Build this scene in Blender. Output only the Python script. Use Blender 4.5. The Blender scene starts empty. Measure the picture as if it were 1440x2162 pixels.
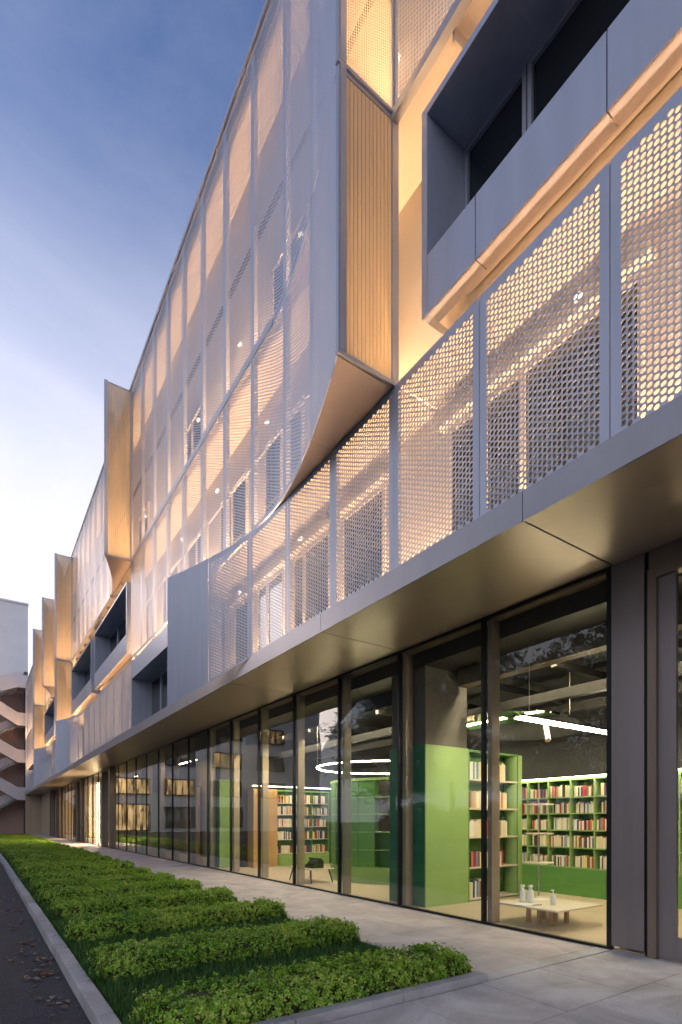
import bpy, math, random
import numpy as np
from mathutils import Matrix, Vector
random.seed(7); rng = np.random.default_rng(7)
R = math.radians
scene = bpy.context.scene
C = scene.collection

# ------------------------------------------------------------------ camera
TH = R(34.279); CAMH = 1.49
cam_d = bpy.data.cameras.new('camera'); cam = bpy.data.objects.new('camera', cam_d); C.objects.link(cam)
cam_d.sensor_fit = 'HORIZONTAL'; cam_d.sensor_width = 36.0
cam_d.lens = 1125.5 / 1440 * 36; cam_d.shift_y = (1733.2 - 1081) / 1440
cam_d.clip_start = 0.05; cam_d.clip_end = 3000
cam.location = (0, 0, CAMH); cam.rotation_euler = (R(90), 0, -TH)
scene.camera = cam

# ------------------------------------------------------------------ world, sun, exposure
SUN_EL, SUN_ROT = R(14), R(-22)
world = bpy.data.worlds.new('World'); scene.world = world; world.use_nodes = True
wn, wl = world.node_tree.nodes, world.node_tree.links
wn.clear()
w_out = wn.new('ShaderNodeOutputWorld'); w_bg = wn.new('ShaderNodeBackground')
sky = wn.new('ShaderNodeTexSky'); sky.sky_type = 'NISHITA'; sky.sun_disc = False
sky.sun_elevation = SUN_EL; sky.sun_rotation = SUN_ROT; sky.altitude = 50
sky.air_density = 1.0; sky.dust_density = 1.2; sky.ozone_density = 5.0
w_tc = wn.new('ShaderNodeTexCoord'); w_map = wn.new('ShaderNodeMapping')
w_map.inputs['Scale'].default_value = (1.2, 1.9, 2.6); w_map.inputs['Rotation'].default_value = (0.2, 0.5, 0.9)
w_noise = wn.new('ShaderNodeTexNoise'); w_noise.inputs['Scale'].default_value = 1.6
w_noise.inputs['Detail'].default_value = 7; w_noise.inputs['Roughness'].default_value = 0.62; w_noise.inputs['Distortion'].default_value = 0.6
w_ramp = wn.new('ShaderNodeValToRGB')
w_ramp.color_ramp.elements[0].position = 0.44; w_ramp.color_ramp.elements[0].color = (0.0, 0.0, 0.0, 1)
w_ramp.color_ramp.elements[1].position = 0.80; w_ramp.color_ramp.elements[1].color = (0.20, 0.20, 0.20, 1)
w_tint = wn.new('ShaderNodeMix'); w_tint.data_type = 'RGBA'; w_tint.blend_type = 'MULTIPLY'
w_tint.inputs[0].default_value = 1.0; w_tint.inputs[7].default_value = (0.145, 0.170, 0.210, 1)
w_cl = wn.new('ShaderNodeMix'); w_cl.data_type = 'RGBA'; w_cl.blend_type = 'MIX'
w_cl.inputs[7].default_value = (1.36, 1.35, 1.53, 1)
wl.new(w_tc.outputs['Generated'], w_map.inputs['Vector']); wl.new(w_map.outputs[0], w_noise.inputs['Vector'])
w_sep = wn.new('ShaderNodeSeparateXYZ'); wl.new(w_tc.outputs['Generated'], w_sep.inputs[0])
w_pow = wn.new('ShaderNodeMapRange'); w_pow.interpolation_type = 'SMOOTHSTEP'
w_pow.inputs[1].default_value = 0.86; w_pow.inputs[2].default_value = 0.40; w_pow.inputs[3].default_value = 0.0; w_pow.inputs[4].default_value = 1.0
wl.new(w_sep.outputs['Z'], w_pow.inputs[0])
w_add = wn.new('ShaderNodeMath'); w_add.operation = 'MULTIPLY_ADD'; w_add.use_clamp = True; w_add.inputs[1].default_value = 0.90
wl.new(w_noise.outputs['Fac'], w_ramp.inputs[0]); wl.new(w_pow.outputs[0], w_add.inputs[0]); wl.new(w_ramp.outputs[0], w_add.inputs[2])
wl.new(w_add.outputs[0], w_cl.inputs[0])
wl.new(sky.outputs[0], w_tint.inputs[6]); wl.new(w_tint.outputs[2], w_cl.inputs[6])
wl.new(w_cl.outputs[2], w_bg.inputs['Color']); wl.new(w_bg.outputs[0], w_out.inputs[0])
w_bg.inputs['Strength'].default_value = 0.10

sun_d = bpy.data.lights.new('sun', 'SUN'); sun = bpy.data.objects.new('sun', sun_d); C.objects.link(sun)
sun_d.energy = 0.10; sun_d.angle = R(24); sun_d.color = (1.0, 0.80, 0.72)
sun.rotation_euler = (-(R(90) - SUN_EL), 0, R(22)); sun.location = (-20, 60, 30)   # low sun beyond the end building, left of the street, behind thin cloud

scene.view_settings.view_transform = 'Standard'; scene.view_settings.look = 'None'
scene.view_settings.gamma = 1.0; scene.view_settings.exposure = 3.0
scene.view_settings.use_curve_mapping = False
scene.render.engine = 'CYCLES'
scene.cycles.max_bounces = 7; scene.cycles.transparent_max_bounces = 12
scene.cycles.diffuse_bounces = 4; scene.cycles.glossy_bounces = 4
scene.cycles.sample_clamp_indirect = 4.0; scene.cycles.caustics_reflective = False; scene.cycles.caustics_refractive = False
LED_S, ROOM_S = 20.5, 15.0

# ------------------------------------------------------------------ helpers
def tag(o, label=None, cat=None, group=None, kind=None):
    if label: o['label'] = label
    if cat: o['category'] = cat
    if group: o['group'] = group
    if kind: o['kind'] = kind
    return o

def thing(name, loc, label, cat, group=None, rz=0.0):
    o = bpy.data.objects.new(name, None); C.objects.link(o)
    o.empty_display_size = 0.2
    o.location = loc; o.rotation_euler = (0, 0, rz)
    return tag(o, label, cat, group)

WP = {}
def link(name, me, parent=None, world=False, loc=(0, 0, 0), rz=0.0):
    """world=True: coordinates are world ones, parent only keeps them together (parents of that kind are unrotated)"""
    o = bpy.data.objects.new(name, me); C.objects.link(o)
    o.location = loc; o.rotation_euler = (0, 0, rz)
    if parent is not None:
        o.parent = parent
        if world:
            o.matrix_parent_inverse = Matrix.Translation(-WP.get(parent.name, Vector(parent.location)))
            WP[o.name] = Vector(loc)
    return o

class MB:
    def __init__(s): s.v = []; s.f = []; s.m = []; s.mi = 0
    def quad(s, a, b, c, d):
        n = len(s.v); s.v += [a, b, c, d]; s.f.append((n, n+1, n+2, n+3)); s.m.append(s.mi)
    def poly(s, pts):
        n = len(s.v); s.v += list(pts); s.f.append(tuple(range(n, n+len(pts)))); s.m.append(s.mi)
    def box(s, x0, x1, y0, y1, z0, z1):
        n = len(s.v)
        s.v += [(x0,y0,z0),(x1,y0,z0),(x1,y1,z0),(x0,y1,z0),(x0,y0,z1),(x1,y0,z1),(x1,y1,z1),(x0,y1,z1)]
        for q in ((3,2,1,0),(4,5,6,7),(0,1,5,4),(1,2,6,5),(2,3,7,6),(3,0,4,7)):
            s.f.append(tuple(n+i for i in q)); s.m.append(s.mi)
        return s
    def prism(s, pts, d):
        """extrude polygon pts by vector d"""
        n = len(s.v); k = len(pts)
        s.v += [tuple(p) for p in pts] + [tuple(p[i]+d[i] for i in range(3)) for p in pts]
        s.f.append(tuple(n+i for i in range(k))[::-1]); s.m.append(s.mi)
        s.f.append(tuple(n+k+i for i in range(k))); s.m.append(s.mi)
        for i in range(k):
            j = (i+1) % k; s.f.append((n+i, n+j, n+k+j, n+k+i)); s.m.append(s.mi)
        return s
    def tube(s, a, b, r0, r1=None, seg=8, cap=True):
        r1 = r0 if r1 is None else r1
        a = Vector(a); b = Vector(b); d = (b-a).normalized()
        u = d.orthogonal().normalized(); w = d.cross(u); n = len(s.v)
        for c, r in ((a, r0), (b, r1)):
            for i in range(seg):
                t = 2*math.pi*i/seg; s.v.append(tuple(c + u*(r*math.cos(t)) + w*(r*math.sin(t))))
        for i in range(seg):
            j = (i+1) % seg; s.f.append((n+i, n+j, n+seg+j, n+seg+i)); s.m.append(s.mi)
        if cap:
            s.f.append(tuple(n+i for i in range(seg))[::-1]); s.f.append(tuple(n+seg+i for i in range(seg))); s.m += [s.mi, s.mi]
        return s
    def lathe(s, prof, c=(0, 0, 0), seg=14):
        n = len(s.v); k = len(prof)
        for (r, z) in prof:
            for i in range(seg):
                t = 2*math.pi*i/seg; s.v.append((c[0]+r*math.cos(t), c[1]+r*math.sin(t), c[2]+z))
        for q in range(k-1):
            for i in range(seg):
                j = (i+1) % seg; s.f.append((n+q*seg+i, n+q*seg+j, n+(q+1)*seg+j, n+(q+1)*seg+i)); s.m.append(s.mi)
        s.f.append(tuple(n+i for i in range(seg))[::-1]); s.f.append(tuple(n+(k-1)*seg+i for i in range(seg))); s.m += [s.mi, s.mi]
        return s
    def mesh(s, name, mats, bevel=0.0, smooth=False):
        me = bpy.data.meshes.new(name); me.from_pydata(s.v, [], s.f)
        for m in (mats if isinstance(mats, (list, tuple)) else [mats]): me.materials.append(m)
        if isinstance(mats, (list, tuple)): me.polygons.foreach_set('material_index', s.m)
        if smooth: me.polygons.foreach_set('use_smooth', [True]*len(me.polygons))
        me.update(); return me
    def build(s, name, mats, parent=None, world=False, loc=(0, 0, 0), rz=0.0, bevel=0.0, smooth=False):
        o = link(name, s.mesh(name, mats, smooth=smooth), parent, world, loc, rz)
        if bevel:
            b = o.modifiers.new('bevel', 'BEVEL'); b.width = bevel; b.segments = 2; b.limit_method = 'ANGLE'
        return o

def bx(*a): return MB().box(*a)

def np_mesh(name, V, F, mat, smooth=False):
    """V (n,3), F (m,k) all faces with k corners"""
    V = np.asarray(V, dtype=np.float32); F = np.asarray(F, dtype=np.int32)
    me = bpy.data.meshes.new(name); m, k = F.shape
    me.vertices.add(len(V)); me.vertices.foreach_set('co', V.ravel())
    me.loops.add(m*k); me.loops.foreach_set('vertex_index', F.ravel())
    me.polygons.add(m); me.polygons.foreach_set('loop_start', np.arange(0, m*k, k, dtype=np.int32))
    me.update(calc_edges=True)
    for q in (mat if isinstance(mat, (list, tuple)) else [mat]): me.materials.append(q)
    if smooth: me.polygons.foreach_set('use_smooth', [True]*m)
    return me

# ------------------------------------------------------------------ materials
def mat(name, col, rough=0.5, metal=0.0, var=0.0, vscale=3.0, bump=0.0, bscale=40.0, spec=0.5, stretch=None, coat=0.0, stain=0.0):
    m = bpy.data.materials.new(name); m.use_nodes = True
    n, l = m.node_tree.nodes, m.node_tree.links
    b = n['Principled BSDF']
    b.inputs['Base Color'].default_value = (*col, 1); b.inputs['Roughness'].default_value = rough
    b.inputs['Metallic'].default_value = metal; b.inputs['Specular IOR Level'].default_value = spec
    if coat: b.inputs['Coat Weight'].default_value = coat
    tc = n.new('ShaderNodeTexCoord'); mp = n.new('ShaderNodeMapping')
    if stretch: mp.inputs['Scale'].default_value = stretch
    l.new(tc.outputs['Object'], mp.inputs['Vector'])
    if var:
        nz = n.new('ShaderNodeTexNoise'); nz.inputs['Scale'].default_value = vscale; nz.inputs['Detail'].default_value = 6
        nz.inputs['Roughness'].default_value = 0.6
        l.new(mp.outputs[0], nz.inputs['Vector'])
        r = n.new('ShaderNodeValToRGB')
        r.color_ramp.elements[0].position = 0.25; r.color_ramp.elements[1].position = 0.75
        r.color_ramp.elements[0].color = (*[max(0, c*(1-var)) for c in col], 1)
        r.color_ramp.elements[1].color = (*[min(1, c*(1+var)) for c in col], 1)
        l.new(nz.outputs['Fac'], r.inputs[0]); l.new(r.outputs[0], b.inputs['Base Color'])
        mr = n.new('ShaderNodeMapRange'); mr.inputs[3].default_value = max(0.02, rough-0.08); mr.inputs[4].default_value = min(1, rough+0.1)
        l.new(nz.outputs['Fac'], mr.inputs[0]); l.new(mr.outputs[0], b.inputs['Roughness'])
    if stain:
        ns = n.new('ShaderNodeTexNoise'); ns.inputs['Scale'].default_value = 1.1; ns.inputs['Detail'].default_value = 9; ns.inputs['Roughness'].default_value = 0.68; ns.inputs['Distortion'].default_value = 0.8
        ge = n.new('ShaderNodeNewGeometry'); l.new(ge.outputs['Position'], ns.inputs['Vector'])
        rs = n.new('ShaderNodeValToRGB'); rs.color_ramp.elements[0].position = 0.36; rs.color_ramp.elements[1].position = 0.60
        q = 1-stain; rs.color_ramp.elements[0].color = (q, q*0.98, q*0.96, 1); rs.color_ramp.elements[1].color = (1, 1, 1, 1)
        l.new(ns.outputs['Fac'], rs.inputs[0])
        ml = n.new('ShaderNodeMix'); ml.data_type = 'RGBA'; ml.blend_type = 'MULTIPLY'; ml.inputs[0].default_value = 1.0
        src = b.inputs['Base Color'].links[0].from_socket if b.inputs['Base Color'].links else None
        if src: l.new(src, ml.inputs[6])
        else: ml.inputs[6].default_value = (*col, 1)
        l.new(rs.outputs[0], ml.inputs[7]); l.new(ml.outputs[2], b.inputs['Base Color'])
    if bump:
        n2 = n.new('ShaderNodeTexNoise'); n2.inputs['Scale'].default_value = bscale; n2.inputs['Detail'].default_value = 5
        l.new(mp.outputs[0], n2.inputs['Vector'])
        bp = n.new('ShaderNodeBump'); bp.inputs['Strength'].default_value = bump; bp.inputs['Distance'].default_value = 0.02
        l.new(n2.outputs['Fac'], bp.inputs['Height']); l.new(bp.outputs[0], b.inputs['Normal'])
    return m

def emit(name, col, s):
    m = bpy.data.materials.new(name); m.use_nodes = True
    n, l = m.node_tree.nodes, m.node_tree.links; n.remove(n['Principled BSDF'])
    e = n.new('ShaderNodeEmission'); e.inputs[0].default_value = (*col, 1); e.inputs[1].default_value = s
    l.new(e.outputs[0], n['Material Output'].inputs[0]); return m

def glass(name, tint, ior, rough=0.0):
    m = bpy.data.materials.new(name); m.use_nodes = True
    n, l = m.node_tree.nodes, m.node_tree.links; n.remove(n['Principled BSDF'])
    t = n.new('ShaderNodeBsdfTransparent'); t.inputs[0].default_value = (*tint, 1)
    g = n.new('ShaderNodeBsdfGlossy'); g.inputs['Roughness'].default_value = rough; g.inputs[0].default_value = (0.95, 0.97, 0.97, 1)
    lw = n.new('ShaderNodeLayerWeight'); lw.inputs[0].default_value = 0.5      # Schlick: F0 + (1-F0) * facing^5
    pw = n.new('ShaderNodeMath'); pw.operation = 'POWER'; pw.inputs[1].default_value = 5.0; l.new(lw.outputs['Facing'], pw.inputs[0])
    f = n.new('ShaderNodeMapRange'); f.inputs[3].default_value = ((ior-1)/(ior+1))**2; f.inputs[4].default_value = 1.0; l.new(pw.outputs[0], f.inputs[0])
    tc = n.new('ShaderNodeTexCoord'); nz = n.new('ShaderNodeTexNoise'); nz.inputs['Scale'].default_value = 0.7
    bp = n.new('ShaderNodeBump'); bp.inputs['Strength'].default_value = 0.012; bp.inputs['Distance'].default_value = 0.3
    l.new(tc.outputs['Object'], nz.inputs['Vector']); l.new(nz.outputs['Fac'], bp.inputs['Height']); l.new(bp.outputs[0], g.inputs['Normal'])
    mx = n.new('ShaderNodeMixShader')
    l.new(f.outputs[0], mx.inputs[0]); l.new(t.outputs[0], mx.inputs[1]); l.new(g.outputs[0], mx.inputs[2])
    l.new(mx.outputs[0], n['Material Output'].inputs[0]); return m

def translucent(m, col, f):
    n, l = m.node_tree.nodes, m.node_tree.links
    t = n.new('ShaderNodeBsdfTranslucent'); t.inputs[0].default_value = (*col, 1); mx = n.new('ShaderNodeMixShader'); mx.inputs[0].default_value = f
    l.new(n['Principled BSDF'].outputs[0], mx.inputs[1]); l.new(t.outputs[0], mx.inputs[2]); l.new(mx.outputs[0], n['Material Output'].inputs[0]); return m

def winmat():
    m = emit('window_glow', (1, .6, .3), 0.2); n, l = m.node_tree.nodes, m.node_tree.links
    tc = n.new('ShaderNodeTexCoord'); mp = n.new('ShaderNodeMapping'); mp.inputs['Scale'].default_value = (1.3, 1.3, 0.35)
    nz = n.new('ShaderNodeTexNoise'); nz.inputs['Scale'].default_value = 1.6; nz.inputs['Detail'].default_value = 5
    r = n.new('ShaderNodeValToRGB'); r.color_ramp.elements[0].position = 0.38; r.color_ramp.elements[1].position = 0.66
    r.color_ramp.elements[0].color = (0.05, 0.035, 0.02, 1); r.color_ramp.elements[1].color = (1.0, 0.62, 0.28, 1)
    l.new(tc.outputs['Object'], mp.inputs[0]); l.new(mp.outputs[0], nz.inputs['Vector']); l.new(nz.outputs['Fac'], r.inputs[0])
    e = [q for q in n if q.type == 'EMISSION'][0]; l.new(r.outputs[0], e.inputs[0]); return m

def leafmat(name, cols, transl=0.25, rough=0.45):
    m = bpy.data.materials.new(name); m.use_nodes = True
    n, l = m.node_tree.nodes, m.node_tree.links
    b = n['Principled BSDF']; b.inputs['Roughness'].default_value = rough
    g = n.new('ShaderNodeNewGeometry'); r = n.new('ShaderNodeValToRGB')
    els = r.color_ramp.elements
    while len(els) < len(cols): els.new(0.5)
    for i, c in enumerate(cols): els[i].position = i/(len(cols)-1); els[i].color = (*c, 1)
    oi = n.new('ShaderNodeObjectInfo'); tc = n.new('ShaderNodeTexCoord'); nz = n.new('ShaderNodeTexNoise'); nz.inputs['Scale'].default_value = 2.2; nz.inputs['Detail'].default_value = 3
    ad = n.new('ShaderNodeVectorMath'); ad.operation = 'ADD'; l.new(tc.outputs['Object'], ad.inputs[0]); l.new(oi.outputs['Location'], ad.inputs[1]); l.new(ad.outputs[0], nz.inputs['Vector'])
    # island value + slow drift over the plant
    m1 = n.new('ShaderNodeMath'); m1.operation = 'MULTIPLY_ADD'; m1.inputs[1].default_value = 1.3; m1.inputs[2].default_value = -0.65; l.new(nz.outputs['Fac'], m1.inputs[0])
    m2 = n.new('ShaderNodeMath'); m2.operation = 'ADD'; m2.use_clamp = True; l.new(g.outputs['Random Per Island'], m2.inputs[0]); l.new(m1.outputs[0], m2.inputs[1])
    l.new(m2.outputs[0], r.inputs[0]); l.new(r.outputs[0], b.inputs['Base Color'])
    t = n.new('ShaderNodeBsdfTranslucent'); l.new(r.outputs[0], t.inputs[0])
    mx = n.new('ShaderNodeMixShader'); mx.inputs[0].default_value = transl
    l.new(b.outputs[0], mx.inputs[1]); l.new(t.outputs[0], mx.inputs[2]); l.new(mx.outputs[0], n['Material Output'].inputs[0])
    return m

M = dict(
    alum=mat('white_aluminium', (0.43, 0.47, 0.57), 0.36, 0.2, 0.09, 2.2, 0.05, 1.6, stretch=(2.5, 2.5, 0.35)),
    alum_frame=mat('frame_aluminium', (0.40, 0.43, 0.50), 0.32, 0.3, 0.04, 2),
    fascia=mat('fascia_metal', (0.28, 0.28, 0.305), 0.36, 0.6, 0.12, 1.6, 0.10, 1.1, stretch=(1, 1, 0.5)),
    soffit=mat('soffit_bronze', (0.37, 0.30, 0.24), 0.36, 0.45, 0.14, 0.7, 0.16, 0.8),
    plate=mat('underside_plate', (0.42, 0.36, 0.33), 0.38, 0.5, 0.08, 1.2),
    plaster=mat('plaster_wall', (0.72, 0.67, 0.61), 0.8, 0, 0.06, 1.2, 0.1, 30),
    slat=translucent(mat('tan_slat', (0.70, 0.61, 0.46), 0.45, 0.0, 0.08, 2.0, stretch=(3, 3, 0.3)), (0.85, 0.76, 0.58), 0.42),
    black=mat('black_frame', (0.012, 0.012, 0.013), 0.35, 0.3),
    post=mat('bronze_post', (0.42, 0.34, 0.25), 0.4, 0.4, 0.08, 1.0, stretch=(1, 1, .2)),
    clad=mat('grey_cladding', (0.25, 0.225, 0.22), 0.42, 0.5, 0.1, 1.0, stretch=(6, 6, .25)),
    doorfr=mat('door_bronze', (0.24, 0.19, 0.15), 0.4, 0.55, 0.1, 1.0, stretch=(6, 6, .25)),
    beige=mat('beige_cladding', (0.42, 0.34, 0.24), 0.5, 0.3, 0.1, 0.7, stretch=(4, 4, .2)),
    glass=glass('shop_glass', (0.94, 0.965, 0.95), 1.5),
    dglass=mat('dark_window_glass', (0.012, 0.015, 0.018), 0.04, 0, spec=0.9),
    dframe=mat('dark_window_frame', (0.05, 0.05, 0.055), 0.4, 0.4),
    concrete=mat('concrete', (0.30, 0.285, 0.275), 0.75, 0, 0.14, 1.6, 0.25, 60),
    walk=mat('walk_concrete', (0.66, 0.585, 0.575), 0.6, 0, 0.12, 3.5, 0.2, 60, stain=0.30),
    granite=mat('granite_paver', (0.66, 0.635, 0.65), 0.62, 0, 0.25, 95, 0.3, 160, stain=0.36),
    kerb=mat('kerb_granite', (0.52, 0.51, 0.51), 0.7, 0, 0.18, 60, 0.3, 120, stain=0.35),
    soil=mat('soil', (0.045, 0.032, 0.022), 0.95, 0, 0.4, 20, 0.8, 60),
    wood=mat('oak_panel', (0.50, 0.30, 0.13), 0.45, 0, 0.15, 3, stretch=(8, 8, .5)),
    floor=mat('pale_floor', (0.55, 0.44, 0.31), 0.35, 0, 0.08, 2.0),
    green=mat('green_paint', (0.10, 0.26, 0.055), 0.5, 0, 0.06, 2),
    lgreen=mat('light_green_paint', (0.25, 0.40, 0.13), 0.5, 0, 0.05, 2),
    teal=mat('shaded_green_paint', (0.012, 0.12, 0.06), 0.4, 0, 0.1, 2),  # green darkened for the shade and reflection on the columns' side faces
    blackwall=mat('black_wall', (0.006, 0.006, 0.006), 0.7),
    dceil=mat('dark_ceiling', (0.008, 0.008, 0.009), 0.6, 0, 0.3, 2),
    taupe=mat('taupe_paint', (0.17, 0.135, 0.095), 0.6, 0, 0.08, 2),
    column=mat('grey_column', (0.10, 0.09, 0.08), 0.7, 0, 0.15, 3),
    duct=mat('duct_grey', (0.028, 0.027, 0.025), 0.5, 0.3, 0.1, 3),
    mirror=mat('ceiling_mirror', (0.85, 0.85, 0.82), 0.03, 1.0),
    white=mat('white_plastic', (0.78, 0.78, 0.76), 0.4),
    tabletop=mat('pale_tabletop', (0.66, 0.58, 0.46), 0.4, 0, 0.04, 3),
    steel=mat('brushed_steel', (0.55, 0.52, 0.48), 0.3, 0.9),
    curtain=mat('gold_curtain', (0.62, 0.45, 0.22), 0.7, 0, 0.15, 5, stretch=(6, 6, .2)),
    led=emit('warm_led', (1.0, 0.61, 0.32), LED_S*0.55),
    led2=emit('warm_led_soft', (1.0, 0.61, 0.32), LED_S*0.5),
    room=emit('room_led', (1.0, 0.82, 0.55), ROOM_S),
    trough=emit('trough_led', (1.0, 0.82, 0.55), ROOM_S*0.30),
    dim=emit('dim_room_led', (1.0, 0.72, 0.42), ROOM_S*0.5),
    ledw=emit('strong_warm_led', (1.0, 0.57, 0.27), LED_S*0.85),
    spot=emit('spot_glow', (1.0, 0.72, 0.45), 0.5),
    led4=emit('orange_led', (1.0, 0.44, 0.14), LED_S*0.34),
    led3=emit('warm_led_faint', (1.0, 0.50, 0.20), LED_S*0.12),
    goldglow=emit('gold_glow', (1.0, 0.62, 0.25), 0.9),
    winglow=winmat(),
    renderw=mat('white_render', (0.76, 0.76, 0.78), 0.8, 0, 0.06, 0.5, 0.1, 10),
    pinkw=mat('pink_render', (0.40, 0.27, 0.22), 0.8, 0, 0.12, 0.6, 0.1, 10),
    stairw=mat('stair_parapet', (0.58, 0.56, 0.58), 0.75, 0, 0.08, 1.0, 0.1, 20),
    bark=mat('bark', (0.07, 0.05, 0.035), 0.9, 0, 0.4, 12, 0.8, 25),
    twig=mat('hedge_twigs', (0.06, 0.065, 0.022), 0.9, 0, 0.5, 30, 0.8, 40),
    hleaf=leafmat('hedge_leaves', [(0.06, 0.17, 0.014), (0.18, 0.40, 0.025), (0.32, 0.57, 0.045), (0.45, 0.65, 0.08), (0.60, 0.65, 0.13)], 0.32),
    tleaf=leafmat('tree_leaves', [(0.015, 0.03, 0.008), (0.03, 0.06, 0.012), (0.05, 0.085, 0.02)], 0.2),
    grass=leafmat('grass_blades', [(0.035, 0.11, 0.02), (0.06, 0.17, 0.03), (0.10, 0.23, 0.04)], 0.3),
    litter=leafmat('fallen_leaves', [(0.16, 0.05, 0.03), (0.22, 0.13, 0.05), (0.30, 0.22, 0.14), (0.12, 0.07, 0.04), (0.36, 0.33, 0.28)], 0.1, 0.7),
)

# asphalt
def asphalt():
    m = bpy.data.materials.new('asphalt'); m.use_nodes = True
    n, l = m.node_tree.nodes, m.node_tree.links; b = n['Principled BSDF']; b.inputs['Roughness'].default_value = 0.75
    tc = n.new('ShaderNodeTexCoord')
    v = n.new('ShaderNodeTexVoronoi'); v.inputs['Scale'].default_value = 85
    nz = n.new('ShaderNodeTexNoise'); nz.inputs['Scale'].default_value = 2.0; nz.inputs['Detail'].default_value = 8
    l.new(tc.outputs['Object'], v.inputs['Vector']); l.new(tc.outputs['Object'], nz.inputs['Vector'])
    r = n.new('ShaderNodeValToRGB'); r.color_ramp.elements[0].color = (0.022, 0.022, 0.026, 1); r.color_ramp.elements[1].color = (0.11, 0.10, 0.105, 1)
    mx = n.new('ShaderNodeMix'); mx.data_type = 'RGBA'; mx.blend_type = 'MULTIPLY'; mx.inputs[0].default_value = 0.55
    l.new(v.outputs['Color'], r.inputs[0]); l.new(r.outputs[0], mx.inputs[6]); l.new(nz.outputs['Color'], mx.inputs[7])
    bp = n.new('ShaderNodeBump'); bp.inputs['Strength'].default_value = 0.8; bp.inputs['Distance'].default_value = 0.01
    l.new(v.outputs['Distance'], bp.inputs['Height']); l.new(bp.outputs[0], b.inputs['Normal'])
    l.new(mx.outputs[2], b.inputs['Base Color']); return m
M['asphalt'] = asphalt()

# ------------------------------------------------------------------ key dimensions (metres; facade runs along +Y)
XG, XF, XP, XW = 6.056, 4.427, 4.481, 5.25      # shop glass, canopy fascia, perforated screen, wall behind the screen
Y0, PG = 3.36, 1.87                             # first glass joint, glass module
PP = 1.4394; YP = lambda k: 5.357 + PP*k        # screen joints
ZS, ZF, ZB, ZM, ZR = 4.438, 4.735, 7.17, 10.685, 16.80
YEND = 70.0; YNEAR = YP(-6)

# ------------------------------------------------------------------ ground
def sheet(name, x0, x1, y0, y1, z, m, kind='structure'):
    mb = MB(); mb.quad((x0, y0, z), (x1, y0, z), (x1, y1, z), (x0, y1, z)); o = mb.build(name, m); return tag(o, kind=kind)
sheet('ground', -900, 900, -900, 900, -0.115, mat('far_ground', (0.10, 0.10, 0.10), 0.9, 0, 0.2, 0.05))
sheet('road', -7.0, 0.735, -20, 110, -0.105, M['asphalt'])
KX0, KX1 = 0.735, 0.865
BX1, BY0 = 3.93, 3.46
soil = sheet('planting_bed', KX1, BX1, BY0, 62, -0.045, M['soil'])

# walk: slabs as parts of one piece of setting
walk = bx(BX1, XG+0.25, 3.44, YEND+1, -0.11, -0.012).build('walkway', mat('joint_mortar', (0.12, 0.11, 0.10), 0.9)); tag(walk, kind='structure')
slab_me = {}
for wi, (x0, x1) in enumerate(((BX1+0.004, 4.98), (4.986, XG-0.07))):
    w = x1-x0
    slab_me[wi] = bx(0, w, 0, PG-0.006, -0.05, 0.0).mesh('walk_slab', M['walk'])
    for i in range(36):
        y = 3.52 + PG*i
        if y > YEND: break
        link('walk_slab', slab_me[wi], walk, False, (x0, y, 0))
pav = bx(-0.0, 9.0, -6, 3.33, -0.11, -0.014).build('forecourt', mat('joint_mortar_2', (0.10, 0.095, 0.09), 0.9)); tag(pav, kind='structure')
pm = bx(0, 0.870, 0, 0.870, -0.05, 0.0).mesh('paver', M['granite'])
pm2 = bx(0, 2.1, 0, 0.176, -0.05, 0.0).mesh('border_paver', M['granite'])
for j in range(8):
    for i in range(10):
        o = link('paver', pm, pav, False, (0.30 + 0.88*i + (0.44 if j % 2 else 0.0), 3.328 - 0.88*(j+1), random.uniform(-0.0015, 0.0015)))
for i in range(2): link('border_paver', pm2, walk, False, (3.945 + 2.104*i, 3.337, 0.0005))

# kerbs: separate stones
kerb = thing('granite_kerb', (0.8, 3.3, -0.1), 'long grey granite kerb dividing the hedge bed from the dark road', 'kerb')
km = bx(0, KX1-KX0, 0, 0.992, 0, 0.135).mesh('kerb_stone', M['kerb'])
for i in range(60): 
    o = link('kerb_stone', km, kerb, True, (KX0+random.uniform(-0.003, 0.003), 3.34+1.0*i, -0.105+random.uniform(-0.003, 0.003)))
    if i < 14:
        b = o.modifiers.new('bevel', 'BEVEL'); b.width = 0.008; b.segments = 2
kerb2 = thing('granite_kerb', (2.4, 3.39, -0.1), 'short granite kerb along the front end of the hedge bed, ending in a cut block', 'kerb')
km2 = bx(0, 1.012, 0, 0.12, 0, 0.172).mesh('kerb_stone', M['kerb'])
for i in range(3):
    o = link('kerb_stone', km2, kerb2, True, (KX1+0.006+1.018*i, 3.335, -0.104))
    b = o.modifiers.new('bevel', 'BEVEL'); b.width = 0.008; b.segments = 2

# ------------------------------------------------------------------ main building
B = thing('library_building', (XG, Y0, 0), 'long library building with white perforated screens, glowing fins and a glazed ground floor', 'building')
def part(mb, name, m, parent=None, bevel=0.0, smooth=False):
    return mb.build(name, m, parent or B, True, bevel=bevel, smooth=smooth)

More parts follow.
